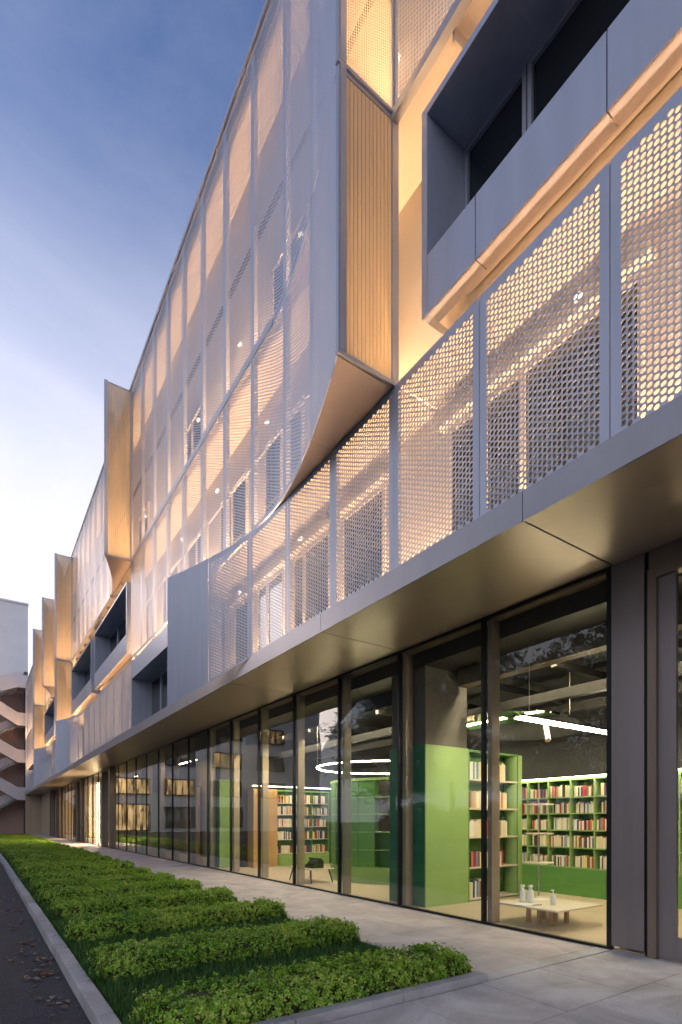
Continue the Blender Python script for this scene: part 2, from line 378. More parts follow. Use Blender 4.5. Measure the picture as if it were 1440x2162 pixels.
# --- perforated sheet
def perforated(name, w, h, mL, mR, mB, mT, rfun, mapf=None, rim=0.0, m=None, p=0.0520, q=0.0600, seg=12):
    nc = int((w-mL-mR)/p); p = (w-mL-mR)/nc
    nr = int((h-mB-mT)/q); q = (h-mB-mT)/nr
    V, F = [], []; base = 0
    ang = np.arange(seg)*2*np.pi/seg; ca, sa = np.cos(ang), np.sin(ang)
    quads = []
    def addq(u0, u1, z0, z1): quads.append((u0, u1, z0, z1))
    addq(0, mL*0.5, 0, h); addq(mL*0.5, mL, 0, h); addq(w-mR, w-mR*0.5, 0, h); addq(w-mR*0.5, w, 0, h)
    tri = []
    for c in range(nc):
        u0 = mL+c*p; u1 = u0+p; uc = u0+p/2; off = q/2 if c % 2 else 0.0; n = nr-1 if c % 2 else nr
        addq(u0, u1, 0, mB+off); addq(u0, u1, h-mT-off, h)
        for r in range(n):
            z0 = mB+off+r*q; rad = rfun(uc, z0+q/2)
            if rad < 0.0025: addq(u0, u1, z0, z0+q); continue
            zc = z0+q/2
            b = base
            ring = np.stack([np.zeros(seg), uc+rad*ca, zc+rad*sa], 1)
            cor = np.array([[0, u1, z0+q], [0, u0, z0+q], [0, u0, z0], [0, u1, z0]])
            V.append(ring); V.append(cor); base += seg+4
            k = seg//4
            for s in range(4):
                for t in range(k): tri.append((b+seg+s, b+s*k+t, b+(s*k+t+1) % seg))
                tri.append((b+seg+s, b+((s+1)*k) % seg, b+seg+(s+1) % 4))
            if rim:
                rb = ring.copy(); rb[:, 0] = rim; V.append(rb); b2 = base; base += seg
                for t in range(seg):
                    t2 = (t+1) % seg
                    tri.append((b+t, b2+t, b2+t2)); tri.append((b+t, b2+t2, b+t2))
    for (u0, u1, z0, z1) in quads:
        V.append(np.array([[0, u0, z0], [0, u1, z0], [0, u1, z1], [0, u0, z1]])); tri += [(base, base+2, base+1), (base, base+3, base+2)]; base += 4
    V = np.concatenate(V)
    if mapf is not None: V = mapf(V)
    return np_mesh(name, V, np.array(tri), m or M['alum'])

GAP = 0.010
PW = PP-GAP
T1H, T2H, T3H = ZB-0.02-ZF, ZM-0.03-ZB, ZR-0.16-ZM
FULL = 0.0235
flat1 = perforated('perforated_panel', PW, T1H, 0.085, 0.085, 0.03, 0.09, lambda u, z: FULL, rim=0.007)
flat2 = perforated('perforated_panel', PW, T2H, 0.078, 0.078, 0.07, 0.07, lambda u, z: 0.0225)
flat3 = perforated('perforated_panel', PW, T3H, 0.078, 0.078, 0.07, 0.07, lambda u, z: 0.0225)
FL = 3.44; OUT = 0.87
def outf(s):                         # s = distance from the flared end
    t = np.clip((FL-s)/FL, 0, 1); return OUT*t**1.5
def flare(h, j, rfun):
    def mp(V):
        V = V.copy(); V[:, 0] -= outf(V[:, 1]+j*PP); return V
    return perforated('perforated_panel', PW, h, 0.072, 0.072, 0.07, 0.07, rfun, mp)
rad0 = [lambda u, z: max(0.0, 0.0085*(u-0.35)/PP+0.003), lambda u, z: 0.0115+0.004*u/PP, lambda u, z: 0.0165+0.005*u/PP]
flare2 = [flare(T2H, j, rad0[j]) for j in range(3)]
flare3 = [flare(T3H, j, rad0[j]) for j in range(3)]
# tier 1 flares at its far end and its lower edge dips below the fascia line
def flare1(j):                       # j = 0 is the last panel (far end), j = 2 the first that leaves the plane
    def mp(V):
        V = V.copy(); s = (PW-V[:, 1]) + j*PP; o = outf(s)*0.95; V[:, 0] -= o
        dip = o/(XP)*(ZF-CAMH); V[:, 2] = V[:, 2]*(T1H+dip)/T1H - dip; return V
    rf = [lambda u, z: 0.0, lambda u, z: 0.0195-0.0085*u/PP, lambda u, z: 0.0225-0.003*u/PP][j]
    return perforated('perforated_panel', PW, T1H, 0.085, 0.085, 0.03, 0.09, rf, mp)
flare1m = [flare1(j) for j in range(3)]
posts = {}
def panel(me, k, z): return link('perforated_panel', me, B, True, (XP, YP(k)+GAP/2, z))
def support(k, z0, z1, x=XP):
    key = round(z1-z0, 3)
    if key not in posts: posts[key] = bx(0.012, 0.10, -0.035, 0.035, 0.01, z1-z0-0.01).mesh('screen_post', M['alum_frame'])
    link('screen_post', posts[key], B, True, (x, YP(k), z0))
FINS3 = [0, 10, 20, 25, 30]; KEND = 44
T2 = [(0, 10), (20, 25), (30, KEND)]
T1 = [(-6, 5), (10, 20), (25, 30)]
for k in range(-6, KEND):
    j = min([k-f for f in FINS3 if k >= f] or [99])
    panel(flare3[j] if j < 3 else flat3, k, ZM+0.02)
    support(k, ZM+0.02, ZR-0.1, XP-(float(outf(j*PP)) if j < 3 else 0))
for a, b in T2:
    for k in range(a, b):
        j = k-a; panel(flare2[j] if j < 3 else flat2, k, ZB+0.015)
        support(k, ZB+0.02, ZM-0.02, XP-(float(outf(j*PP)) if j < 3 else 0))
    support(b, ZB+0.02, ZM-0.02)
for a, b in T1:
    for k in range(a, b):
        j = b-1-k; panel(flare1m[j] if j < 3 else flat1, k, ZF+0.004)
        if j > 2: support(k, ZF, ZB-0.02)

# --- seam rails (horizontal frame between tiers), roof cap, floor plates
for a, b in T2:
    for s in range(a, b, 5):
        y0 = YP(a)+FL if s == a else YP(s)
        part(bx(XP-0.014, XP+0.05, y0, YP(min(b, s+5))-0.006, ZM-0.075, ZM+0.05), 'seam_rail', M['alum_frame'])
for a, b in ((-6, 0), (10, 20), (25, 30)):
    for s in range(a, b, 5):
        y0 = YP(a)+FL if s == a and a > 0 else YP(s)
        part(bx(XP-0.05, XP+0.05, y0, YP(min(b, s+5))-0.006, ZM-0.10, ZM+0.025), 'seam_rail', M['alum_frame'])
ys = [YNEAR]+[YP(k) for k in range(0, KEND, 5)]+[YEND]
for y0, y1 in zip(ys[:-1], ys[1:]):
    part(bx(XP-0.045, XP+0.5, y0, y1-0.008, ZR-0.115, ZR), 'roof_cap', M['alum_frame'])
part(bx(XP+0.08, 16, YNEAR, YEND, ZR-0.30, ZR-0.125), 'roof_slab', M['plaster'])
part(bx(XP+0.06, XW, YNEAR, YEND, ZM-0.035, ZM+0.005), 'cavity_plate', M['plaster'])
for a, b in T2:
    part(bx(XP+0.06, XW, YP(a), YP(b), ZB-0.035, ZB+0.005), 'cavity_plate', M['plaster'])
part(bx(4.46, 16, YNEAR, YEND, ZS+0.16, ZF-0.02), 'canopy_slab', M['taupe'])
part(bx(XW, XW+0.35, YNEAR, YEND, ZF-0.02, ZR-0.3), 'wall', M['plaster'])
part(bx(XW+0.35, 16, YEND-0.4, YEND, ZF-0.02, ZR-0.3), 'end_wall', M['plaster'])
part(bx(XP-0.02, XW, YEND-0.3, YEND, ZF-0.02, ZR-0.12), 'end_wall', M['alum'])

# --- fins: frame (part) with slats (sub-parts) and the curved underside plate
def fin(k, z0, z1, slats, lip):
    y = YP(k); x0, x1 = XP-OUT, XP
    fr = MB()
    fr.box(x0-0.012, x0+0.050, y-0.020, y+0.035, z0, z1)
    fr.box(x1-0.030, x1+0.070, y-0.020, y+0.035, z0, z1)
    fr.box(x0+0.051, x1-0.031, y-0.012, y+0.030, z1-0.045, z1-0.002)
    if lip: fr.box(x0-0.03, x1+0.03, y-0.035, y+0.02, z0-0.050, z0-0.002)
    f = part(fr, 'fin_frame', M['alum_frame'])
    xa, xb = x0+0.055, x1-0.035
    if slats:
        n = 13; p = (xb-xa)/n
        key = ('slat', round(z1-z0, 2))
        if key not in posts: posts[key] = bx(0.003, p-0.007, 0, 0.022, 0.01, z1-z0-0.05).mesh('slat', M['slat'])
        for i in range(n): link('slat', posts[key], f, True, (xa+i*p, y, z0))
    else:
        key = ('mesh', round(z1-z0, 2))
        if key not in posts:
            posts[key] = perforated('fin_mesh', xb-xa, z1-z0-0.05, 0.01, 0.01, 0.01, 0.01, lambda u, z: 0.0125,
                                    lambda V: np.stack([V[:, 1], V[:, 0], V[:, 2]], 1), m=M['slat'], p=0.034, q=0.036, seg=8)
        link('fin_mesh', posts[key], f, True, (xa, y, z0+0.005))
    return f
def underside(k, z):
    pts = [(XP-float(outf(s)), YP(k)+s) for s in np.linspace(0, FL, 25)]
    n = 9
    for a, b, nm in ((0, 10, 'underside_plate'), (10, 24, 'underside_plate')):
        P = [(x, y, z) for x, y in pts[a:b+1]]
        y1, y0 = P[-1][1], P[0][1]
        if a: y0 += 0.006; P[0] = (P[0][0], y0, z)
        poly = P + [(XP+0.055, y1, z), (XP+0.055, y0, z)]
        part(MB().prism(poly, (0, 0, 0.03 if abs(z-ZM) > 0.025 else 0.012)), nm, M['plate'])
for k in FINS3:
    two = k in (0, 20, 30)
    fin(k, ZM+0.02, ZR-0.12, k != 0, not two or True)
    if two: fin(k, ZB+0.02, ZM-0.035, True, True); underside(k, ZB-0.03); underside(k, ZM-0.018)
    else: underside(k, ZM-0.03)
# top edge of the flared tier-2 / tier-3 joint: thin curved strips
for k in (0, 20, 30):
    pts = [(XP-float(outf(s)), YP(k)+s) for s in np.linspace(0, FL, 25)]
    mb = MB()
    for (xa, ya), (xb, yb) in zip(pts[:-1], pts[1:]):
        mb.prism([(xa, ya, ZM-0.022), (xb, yb, ZM-0.022), (xb+0.06, yb, ZM-0.022), (xa+0.06, ya, ZM-0.022)], (0, 0, 0.03))
    part(mb, 'seam_rail', M['alum_frame'])

# --- fascia and soffit panels
fz = bx(0, 0.03, 0, 3.74-0.008, 0, ZF-ZS).mesh('fascia_panel', M['fascia'])
s1 = bx(0, 0.478, 0, 3.74-0.020, 0, 0.02).mesh('soffit_panel', M['soffit'])
s2 = bx(0, XG-4.935+0.02, 0, 3.74-0.020, 0, 0.02).mesh('soffit_panel', M['soffit'])
for i in range(-2, 18):
    y = Y0-0.03+3.74*i
    if y > YEND-1: break
    link('fascia_panel', fz, B, True, (XF, y, ZS)); link('soffit_panel', s1, B, True, (XF+0.032, y, ZS+0.002)); link('soffit_panel', s2, B, True, (4.93, y, ZS+0.002))

# --- glazing
pane_me = bx(0, 0.012, 0.022, PG-0.022, 0.03, ZS-0.045).mesh('glass_pane', M['glass'])
mul_me = bx(-0.012, 0.06, -0.024, 0.024, 0.0, ZS-0.002).mesh('mullion', M['black'])
post_me = bx(0.07, 0.24, -0.075, 0.0, 0.0, ZS-0.05).mesh('glass_fin_post', M['post'])
head_me = bx(-0.008, 0.05, 0.024, PG-0.024, ZS-0.044, ZS-0.003).mesh('head_channel', M['black'])
sill_me = bx(-0.014, 0.05, 0.024, PG-0.024, 0.0, 0.03).mesh('sill_channel', M['black'])
NP = 31
for i in range(NP+1):
    y = Y0+PG*i
    link('mullion', mul_me, B, True, (XG, y, 0))
    if i > 0: link('glass_fin_post', post_me, B, True, (XG, y-0.03, 0))
    if i < NP:
        link('glass_pane', pane_me, B, True, (XG+0.01, y, 0), random.uniform(-0.0022, 0.0022)); link('head_channel', head_me, B, True, (XG, y, 0)); link('sill_channel', sill_me, B, True, (XG, y, 0))
part(bx(XG-0.06, XG+0.3, Y0-2, YEND, -0.10, -0.003), 'plinth_strip', M['concrete'])
# right end: clad column, door portal
part(bx(XG-0.004, XG+0.4, 2.965, Y0-0.028, 0.05, ZS-0.004), 'clad_column', M['clad'])
part(bx(XG+0.02, XG+0.4, 2.92, 2.963, 0.0, ZS-0.004), 'shadow_gap', M['black'])
part(bx(XG-0.03, XG+0.10, 2.83, 2.918, 0.0, ZS-0.22).box(XG-0.03, XG+0.10, 0.0, 2.829, ZS-0.32, ZS-0.22), 'door_frame', M['doorfr'])
part(bx(XG+0.0, XG+0.10, 0.0, 2.918, ZS-0.215, ZS-0.004), 'door_transom', M['doorfr'])
dl = part(bx(XG+0.02, XG+0.07, 2.65, 2.826, 0.02, ZS-0.325).box(XG+0.02, XG+0.07, 1.0, 2.649, 0.02, 0.26), 'door_leaf', M['clad'])
part(bx(XG+0.035, XG+0.05, 1.0, 2.648, 0.262, ZS-0.33), 'door_pane', M['glass'], dl)
# far end: beige cladding and portals
for i in range(6):
    part(bx(XG-0.02, XG+0.2, Y0+PG*NP+0.03+1.45*i, Y0+PG*NP+0.02+1.45*(i+1)-0.02, 0, ZS-0.004), 'cladding_panel', M['beige'])
for i in range(3):
    part(bx(XF+0.02+0.54*i, XF+0.55+0.54*i, YEND-0.25, YEND-0.05, 0, ZS-0.004), 'cladding_panel', M['beige'])
for yy, w in ((30.9, 2.3), (40.9, 1.9), (52.2, 1.6), (58.0, 1.2)):
    p_ = MB()
    for a in (yy, yy+w-0.16): p_.box(XG-0.16, XG+0.04, a, a+0.16, 0, ZS-0.15)
    p_.box(XG-0.16, XG+0.04, yy, yy+w, ZS-0.148, ZS-0.004)
    part(p_, 'door_portal', M['doorfr'])

# --- window boxes
def window_box(yn, yf, zb, zsill, ztop, zt, panes, up=False):
    xf, xb = 4.385, 5.03
    sur = MB()
    sur.box(xf, xb+0.05, yf-0.09, yf, zb, zt)                      # far jamb
    sur.box(xf, xb+0.05, yn, yn+0.09, zb, zt)
    sur.box(xf+0.002, xb+0.05, yn+0.091, yf-0.091, ztop, zt)       # head
    sur.box(xf+0.20, xb+0.05, yn+0.091, yf-0.091, zsill-0.10, zsill-0.004)
    sur.box(xb+0.10, XW+0.01, yn, yf, zb, zt)                      # back
    w = part(sur, 'window_surround', M['alum'])
    y = yf-0.092
    first = True
    while y > yn+0.1:
        y2 = max(yn+0.092, y-(0.74 if first else PP)); first = False
        if zsill-zb > 0.2: part(bx(xf+0.004, xf+0.20, y2+0.012, y, zb+0.002, zsill), 'apron_panel', M['alum'], w)
        y = y2
    for (a, b) in panes:
        fr = MB()
        for q in ((a, a+0.05), (b-0.05, b)): fr.box(xb-0.02, xb+0.06, q[0], q[1], zsill-0.02, ztop)
        fr.box(xb-0.02, xb+0.06, a+0.05, b-0.05, ztop-0.06, ztop-0.001); fr.box(xb-0.02, xb+0.06, a+0.05, b-0.05, zsill-0.02, zsill+0.05)
        part(fr, 'window_frame', M['alum_frame'], w)
        part(bx(xb+0.02, xb+0.03, a+0.052, b-0.052, zsill+0.05, ztop-0.06), 'window_pane', M['dglass'], w)
    return w
window_box(-3.2, 4.72, 7.48, 8.17, 9.85, 9.94, [(3.72, 4.62), (1.9, 3.70), (0.1, 1.88), (-3.1, 0.08)])
window_box(12.75, 19.35, ZF+0.01, 4.84, 6.38, 6.98, [(18.0, 19.24), (16.4, 17.98), (14.2, 16.38), (12.86, 14.18)])
window_box(20.0, 26.4, 7.48, 8.17, 9.94, 10.02, [(24.6, 26.3), (22.6, 24.58), (20.1, 22.58)])
window_box(27.2, 33.5, 7.48, 8.17, 9.94, 10.02, [(31.4, 33.4), (29.4, 31.38), (27.3, 29.38)])
window_box(34.3, 40.7, ZF+0.01, 4.84, 6.38, 6.98, [(38.6, 40.6), (36.4, 38.58), (34.4, 36.38)])
window_box(41.8, 48.2, 7.48, 8.17, 9.94, 10.02, [(46.1, 48.1), (43.8, 46.08), (41.9, 43.78)])

# --- windows in the wall behind the screens
def wall_window(y0, y1, z0, z1, split=None, ledge=True):
    fr = MB(); x = XW
    fr.box(x-0.05, x, y0, y0+0.06, z0, z1); fr.box(x-0.05, x, y1-0.06, y1, z0, z1)
    fr.box(x-0.05, x, y0+0.06, y1-0.06, z1-0.06, z1); fr.box(x-0.05, x, y0+0.06, y1-0.06, z0, z0+0.06)
    if split: fr.box(x-0.05, x, split-0.04, split+0.04, z0+0.06, z1-0.06)
    if ledge: fr.box(x-0.16, x, y0-0.10, y1+0.10, z1+0.02, z1+0.10)
    f = part(fr, 'window_frame', M['plaster'])
    part(bx(x-0.02, x-0.008, y0+0.06, y1-0.06, z0+0.06, z1-0.06), 'window_pane', M['dglass'], f)
for (a, b, s) in [(2.55, 5.10, 3.92), (6.45, 7.62, None), (8.0, 9.35, 8.9), (9.75, 11.0, 10.5), (-0.6, 1.7, 0.5), (11.3, 12.3, None)]:
    wall_window(a, b, ZF+0.1, 6.72, s)
for k in range(21, 34): wall_window(20.0+(k-21)*1.62, 21.15+(k-21)*1.62, ZF+0.1, 6.72)if YP(10) < 20.0+(k-21)*1.62 < 33.0 else None
for (a, b) in T2:
    y = YP(a)+1.0
    while y+1.9 < YP(b):
        wall_window(y, y+1.7, ZB+0.95, 9.75, y+0.9, False); y += 2.6
y = YP(0)+3.4
while y+1.9 < YP(34):
    wall_window(y, y+1.5, ZM+0.95, ZM+2.6, y+0.9, False); y += 5.76
# handrail pipes and brackets running behind the tall screens
part(MB().tube((XP+0.30, YP(-6), 13.55), (XP+0.30, YEND-0.5, 13.55), 0.045), 'maintenance_rail', M['dframe'])
part(MB().tube((XP+0.30, YP(0)+1.5, 8.95), (XP+0.30, YP(10)-0.1, 8.95), 0.03), 'maintenance_rail', M['alum_frame'])

brk = {}
def brackets(y0, y1, z, h):
    if h not in brk: brk[h] = bx(0.06, XW-XP-0.14, -0.018, 0.018, 0, h).mesh('slot_bracket', M['plaster'])
    y = y0
    while y < y1: link('slot_bracket', brk[h], B, True, (XP, y, z-h)); y += PP
for a, b in ((10.3, 20), (25.3, 30), (-5.7, 0)): brackets(YP(a), YP(b), ZM-0.04, 0.16)
for a, b in ((5.3, 10), (20.3, 25)): brackets(YP(a), YP(b), ZB-0.04, 0.12)
# --- LED strips in the cavity
def strip(y0, y1, x, z, m, name='led_strip', w=0.10):
    n = max(1, int((y1-y0)/1.44))
    mb = MB(); L = (y1-y0)/n
    for i in range(n): mb.box(x, x+w, y0+i*L+0.02, y0+(i+1)*L-0.02, z, z+0.012)
    part(mb, name, m)
for a, b in T1: strip(YP(a), YP(b)-0.1, 4.92, ZF+0.02, M['led'])
for a, b in T2: strip(YP(a)+0.1, YP(b)-0.1, 4.92, ZB+0.02, M['ledw'])
strip(YP(-6), YEND-0.5, 4.92, ZM+0.02, M['ledw'])
dot = MB().tube((0, 0, 0), (-0.05, 0, -0.07), 0.035, seg=10).mesh('spot_fixture', M['spot'])
for k in range(0, 34, 2): link('spot_fixture', dot, B, True, (XW-0.08, YP(k)+0.7, ZM+2.15))
for k in list(range(-4, 5, 2))+list(range(10, 20, 2)): link('spot_fixture', dot, B, True, (XW-0.08, YP(k)+0.7, 6.95))
for k in range(1, 10, 2): link('spot_fixture', dot, B, True, (XW-0.08, YP(k)+0.7, 10.1))
# under and over the window boxes
for a, b in ((-3.1, 4.6), (20.1, 26.3), (27.3, 33.4), (41.9, 48.1)): strip(a, b, 4.592, 7.62, M['led4'], w=0.03)
for a, b in ((-6, -0.05), (10.05, 20), (25.05, 30)): part(bx(XP+0.06, XW, YP(a), YP(b), ZB-0.035, ZB+0.005), 'cavity_plate', M['plaster'])  # plates added to keep the lower tier's light from leaking up
for a, b, z in ((-3.1, 4.6, 9.95), (20.1, 26.3, 10.03), (27.3, 33.4, 10.03), (41.9, 48.1, 10.03), (12.85, 19.25, 6.99), (34.4, 40.6, 6.99)):
    strip(a, b, 4.66, z, M['led3'], w=0.03)
for k in FINS3:
    two = k in (0, 20, 30)
    for z in ((ZB, ZM) if two else (ZM,)):
        mb = MB()
        for i in range(4): mb.box(XP-0.58+0.16*i, XP-0.44+0.16*i, YP(k)+0.34, YP(k)+0.375, z+0.02, z+0.032)
        part(mb, 'led_strip', M['led2'])
# back box closing the upper storeys
part(bx(15.8, 16, YNEAR, YEND, ZF, ZR-0.3), 'rear_wall', M['plaster'])

# ------------------------------------------------------------------ library interior (shell belongs to the building)
IF = 0.012
part(bx(XG+0.06, 10.4, -2, YEND-0.4, -0.09, IF), 'interior_floor', M['floor'])
part(bx(XG+0.25, 10.4, -2, 16.2, 4.15, 4.40), 'interior_ceiling', M['dceil'])
part(bx(XG+0.25, 10.4, 16.21, YEND-0.4, 3.95, 4.40), 'interior_ceiling', M['dceil'])
part(bx(XG+0.06, 7.0, -2, YEND-0.4, 4.402, 4.425), 'interior_ceiling', M['taupe'])
part(bx(10.1, 10.4, -2, YEND-0.4, IF, 4.15), 'interior_wall', M['blackwall'])
part(bx(XG+0.3, 10.1, -2.2, -2, IF, 4.15), 'interior_wall', M['dceil'])
part(bx(7.0, 7.22, -2, 6.6, 3.86, 4.149), 'bulkhead', M['taupe'])
part(bx(7.0, 7.05, 7.7, 15.6, 3.86, 4.149), 'bulkhead', M['dceil'])
for i in range(10): part(bx(7.5, 10.0, 0.5+1.5*i, 0.60+1.5*i, 3.92, 4.04), 'ceiling_joist', M['duct'])
for x in (7.9, 9.0): part(bx(x, x+0.14, -2, 16.0, 3.50, 3.66), 'service_duct', M['duct'])
# columns, clad green to 2.8 m
def clad_col(y):
    part(bx(6.34, 7.36, y+0.03, y+0.93, 2.8, 4.15), 'column_head', M['column'])
    part(bx(6.30, 7.35, y+0.012, y+0.95, IF, 2.8), 'column_cladding', M['teal'])
    part(bx(6.302, 7.352, y-0.012, y+0.008, IF, 2.8), 'column_face', M['lgreen'])
for y in (6.70, 16.05, 25.4): clad_col(y)
# cross partition
part(bx(6.95, 10.1, 15.82, 16.0, IF, 4.15), 'partition', M['dceil'])
for a, b in ((7.15, 7.55), (7.56, 8.0)): part(bx(a, b-0.01, 15.36, 15.815, IF, 2.5), 'wood_panel', M['wood'])
for a, b in ((17.2, 18.6), (18.62, 20.0), (21.5, 22.8), (26.6, 28.6)):
    part(bx(7.45, 7.6, a, b, IF, 2.9), 'wood_panel', M['wood'])
part(bx(7.7, 7.8, 17.0, 46, IF, 3.95), 'rear_partition', M['taupe'])

PAL = [('cream', (0.72, 0.62, 0.44)), ('white', (0.78, 0.74, 0.66)), ('pale yellow', (0.74, 0.62, 0.28)), ('red', (0.48, 0.04, 0.035)),
       ('dark blue', (0.03, 0.05, 0.18)), ('black', (0.03, 0.028, 0.03)), ('brown', (0.24, 0.11, 0.05)), ('orange', (0.60, 0.20, 0.04)),
       ('light blue', (0.12, 0.30, 0.48)), ('grey', (0.36, 0.34, 0.31)), ('purple', (0.13, 0.06, 0.20)), ('yellow', (0.75, 0.50, 0.03))]
PW_ = [10, 9, 4, 3, 2, 3, 2.5, 1.5, 1.2, 2, .6, .6]
BM = [mat('book_'+n.replace(' ', '_'), c, 0.55, 0, 0.15, 14, stretch=(1, 1, .6)) for n, c in PAL]
book_me = MB(); book_me.box(0, 1, 0, 1, 0, 1); book_me = book_me.mesh('book', BM[0])
ORD = ['top', 'second', 'third', 'fourth', 'fifth', 'bottom']
def book(x, y, z, along, t, d, h, rz, where, group):
    c = random.choices(range(12), PW_)[0]
    o = link('book', book_me, None, False, (x, y, z), rz); o.scale = (t, d, h)
    o.material_slots[0].link = 'OBJECT'; o.material_slots[0].material = BM[c]
    tag(o, f'{PAL[c][0]} book spine {where}', 'book', group)
    return o
# --- bookcase beside the column (faces the street corner, -Y)
bc = thing('bookcase', (7.36, 6.70, IF), 'tall rounded green bookcase beside the light green column', 'bookcase')
D = 0.36; XA, XB = 7.365, 8.78; YF = 6.70
part(bx(XA, XB, YF+D-0.03, YF+D, IF, 2.78), 'back_panel', M['green'], bc)
part(bx(XA, XA+0.03, YF, YF+D-0.031, IF, 2.75), 'side_panel', M['green'], bc)
cc = MB(); cc.tube((XB+0.08, YF+0.18, IF), (XB+0.08, YF+0.18, 2.78), 0.17, seg=24); cc.box(XB, XB+0.1, YF, YF+0.02, IF, 2.78)
part(cc, 'rounded_post', M['lgreen'], bc)
part(bx(XA, XB, YF, YF+D-0.031, 2.752, 2.79), 'top_board', M['green'], bc)
SZ = [2.26, 1.73, 1.20, 0.64, 0.07]
for z in SZ: part(bx(XA+0.031, XB, YF+0.01, YF+D-0.032, z-0.03, z), 'shelf', M['tabletop'], bc)
part(bx(XA+0.031, XB, YF+0.03, YF+0.05, IF, 0.039), 'kick_board', M['green'], bc)
for i, z in enumerate(SZ):
    x = XA+0.05
    end = [8.46, 8.50, 8.50, 8.40, 8.28][i]
    hb = random.uniform(0.27, 0.33)
    while x < end:
        t = random.uniform(0.035, 0.065)
        book(x, YF+0.05, z+0.001, 'x', t-0.004, 0.22, hb+random.uniform(-0.03, 0.02), 0, f'on the {ORD[i] if i < 4 else "lowest"} shelf of the rounded bookcase', 'books on the rounded bookcase')
        x += t
# --- wall bookshelf at the back (faces the street, -X)
ws = thing('wall_bookshelf', (9.75, 6.4, IF), 'long green wall bookshelf with a lit top edge at the back of the room', 'bookshelf')
WX, WD, WY0, WY1 = 9.75, 0.32, 3.2, 9.2
part(bx(WX+WD-0.02, WX+WD, WY0, WY1, IF, 2.34), 'back_panel', M['green'], ws)
part(bx(WX-0.02, WX+WD-0.021, WY0, WY1, IF, 0.55), 'plinth', M['green'], ws)
part(bx(WX, WX+WD-0.021, WY0, WY1, 2.30, 2.34), 'top_board', M['green'], ws)
WZ = [1.97, 1.645, 1.31, 0.965, 0.575]
for z in WZ: part(bx(WX, WX+WD-0.021, WY0, WY1, z-0.022, z), 'shelf', M['lgreen'], ws)
WYD = [WY0+0.5*i for i in range(13)]
for y in WYD:
    part(bx(WX-0.004, WX+WD-0.022, y-0.012, y+0.012, 0.551, 2.299), 'divider', M['lgreen'], ws)
part(bx(WX-0.06, WX+0.0, WY0, WY1, 2.345, 2.365), 'light_trough', M['trough'], ws)
COLW = {4: 'rightmost', 5: 'second', 6: 'third', 7: 'fourth', 8: 'fifth'}
far_books = MB(); fb_m = []
def loose(mb, x0, x1, y0, y1, z0, z1, ml):
    mb.mi = random.choices(range(12), PW_)[0]; mb.box(x0, x1, y0, y1, z0, z1)
for ci in range(12):
    for ri, z in enumerate(WZ):
        y = WYD[ci]+0.03; end = WYD[ci]+random.uniform(0.36, 0.47); hb = random.uniform(0.19, 0.235)
        single = ci in (4, 5, 6, 7)
        while y < end:
            t = random.uniform(0.024, 0.042); h = hb+random.uniform(-0.025, 0.02)
            if single:
                book(WX+0.03, y, z+0.001, 'y', 0.16, t-0.003, h, 0, f'on {ORD[ri]} row, {COLW[ci]} bay of the wall bookshelf', 'books on the wall bookshelf')
            else: loose(far_books, WX+0.03, WX+0.19, y, y+t-0.003, z+0.001, z+h, None)
            y += t
# --- cross bookshelf further back (faces -Y)
cs = thing('cross_bookshelf', (9, 15.6, IF), 'distant green bookshelf full of white and red books beside the oak panel', 'bookshelf')
CX0, CX1, CY = 8.01, 10.08, 15.50
part(bx(CX0, CX1, CY+0.29, CY+0.31, IF, 2.5), 'back_panel', M['green'], cs)
part(bx(CX0, CX1, CY, CY+0.289, IF, 0.40), 'plinth', M['lgreen'], cs)
part(bx(CX0, CX1, CY, CY+0.289, 2.46, 2.5), 'top_board', M['green'], cs)
for x in (CX0+0.012, 8.7, 9.38, CX1-0.012): part(bx(x-0.012, x+0.012, CY-0.004, CY+0.288, 0.401, 2.459), 'divider', M['green'], cs)
CZ = [2.08, 1.70, 1.30, 0.88, 0.43]
for z in CZ: part(bx(CX0+0.03, CX1-0.03, CY+0.002, CY+0.288, z-0.022, z), 'shelf', M['tabletop'], cs)
part(bx(CX0-0.9, CX1, CY-0.20, CY-0.16, 2.58, 2.60), 'light_trough', M['trough'], cs)
for x0 in (CX0+0.04, 8.72, 9.40):
    for z in CZ:
        x = x0; hb = random.uniform(0.22, 0.27)
        while x < x0+random.uniform(0.5, 0.6):
            t = random.uniform(0.025, 0.05); loose(far_books, x, x+t-0.003, CY+0.02, CY+0.2, z+0.001, z+hb+random.uniform(-0.02, 0.02), None); x += t
o = far_books.build('shelved_books', BM); tag(o, 'rows of mixed books on the far ends of the green shelves', 'books', kind='stuff')

# --- curved green bookcase
cb = thing('curved_bookcase', (8.9, 10.6, IF), 'curved green bookcase with open bays under the ring light', 'bookcase')
CXc, CYc, CR = 8.95, 10.75, 1.62
def arc(a0, a1, r0, r1, z0, z1, n):
    mb = MB()
    for i in range(n):
        t0, t1 = R(a0+(a1-a0)*i/n), R(a0+(a1-a0)*(i+1)/n)
        q = lambda r, t: (CXc+r*math.cos(t), CYc+r*math.sin(t), z0)
        mb.prism([q(r0, t0), q(r0, t1), q(r1, t1), q(r1, t0)][::-1], (0, 0, z1-z0))
    return mb
part(arc(140, 290, CR-0.34, CR, IF, 0.40, 24), 'plinth', M['lgreen'], cb)
part(arc(140, 290, CR-0.34, CR, 2.44, 2.50, 24), 'top_board', M['lgreen'], cb)
for z in (0.82, 1.24, 1.66, 2.06): part(arc(140, 290, CR-0.33, CR-0.01, z-0.025, z, 24), 'shelf', M['lgreen'], cb)
for i, a in enumerate(range(140, 291, 15)): part(arc(a-0.5, a+0.5, CR-0.335, CR+0.004, 0.401, 2.439, 1), 'divider', M['green'], cb)
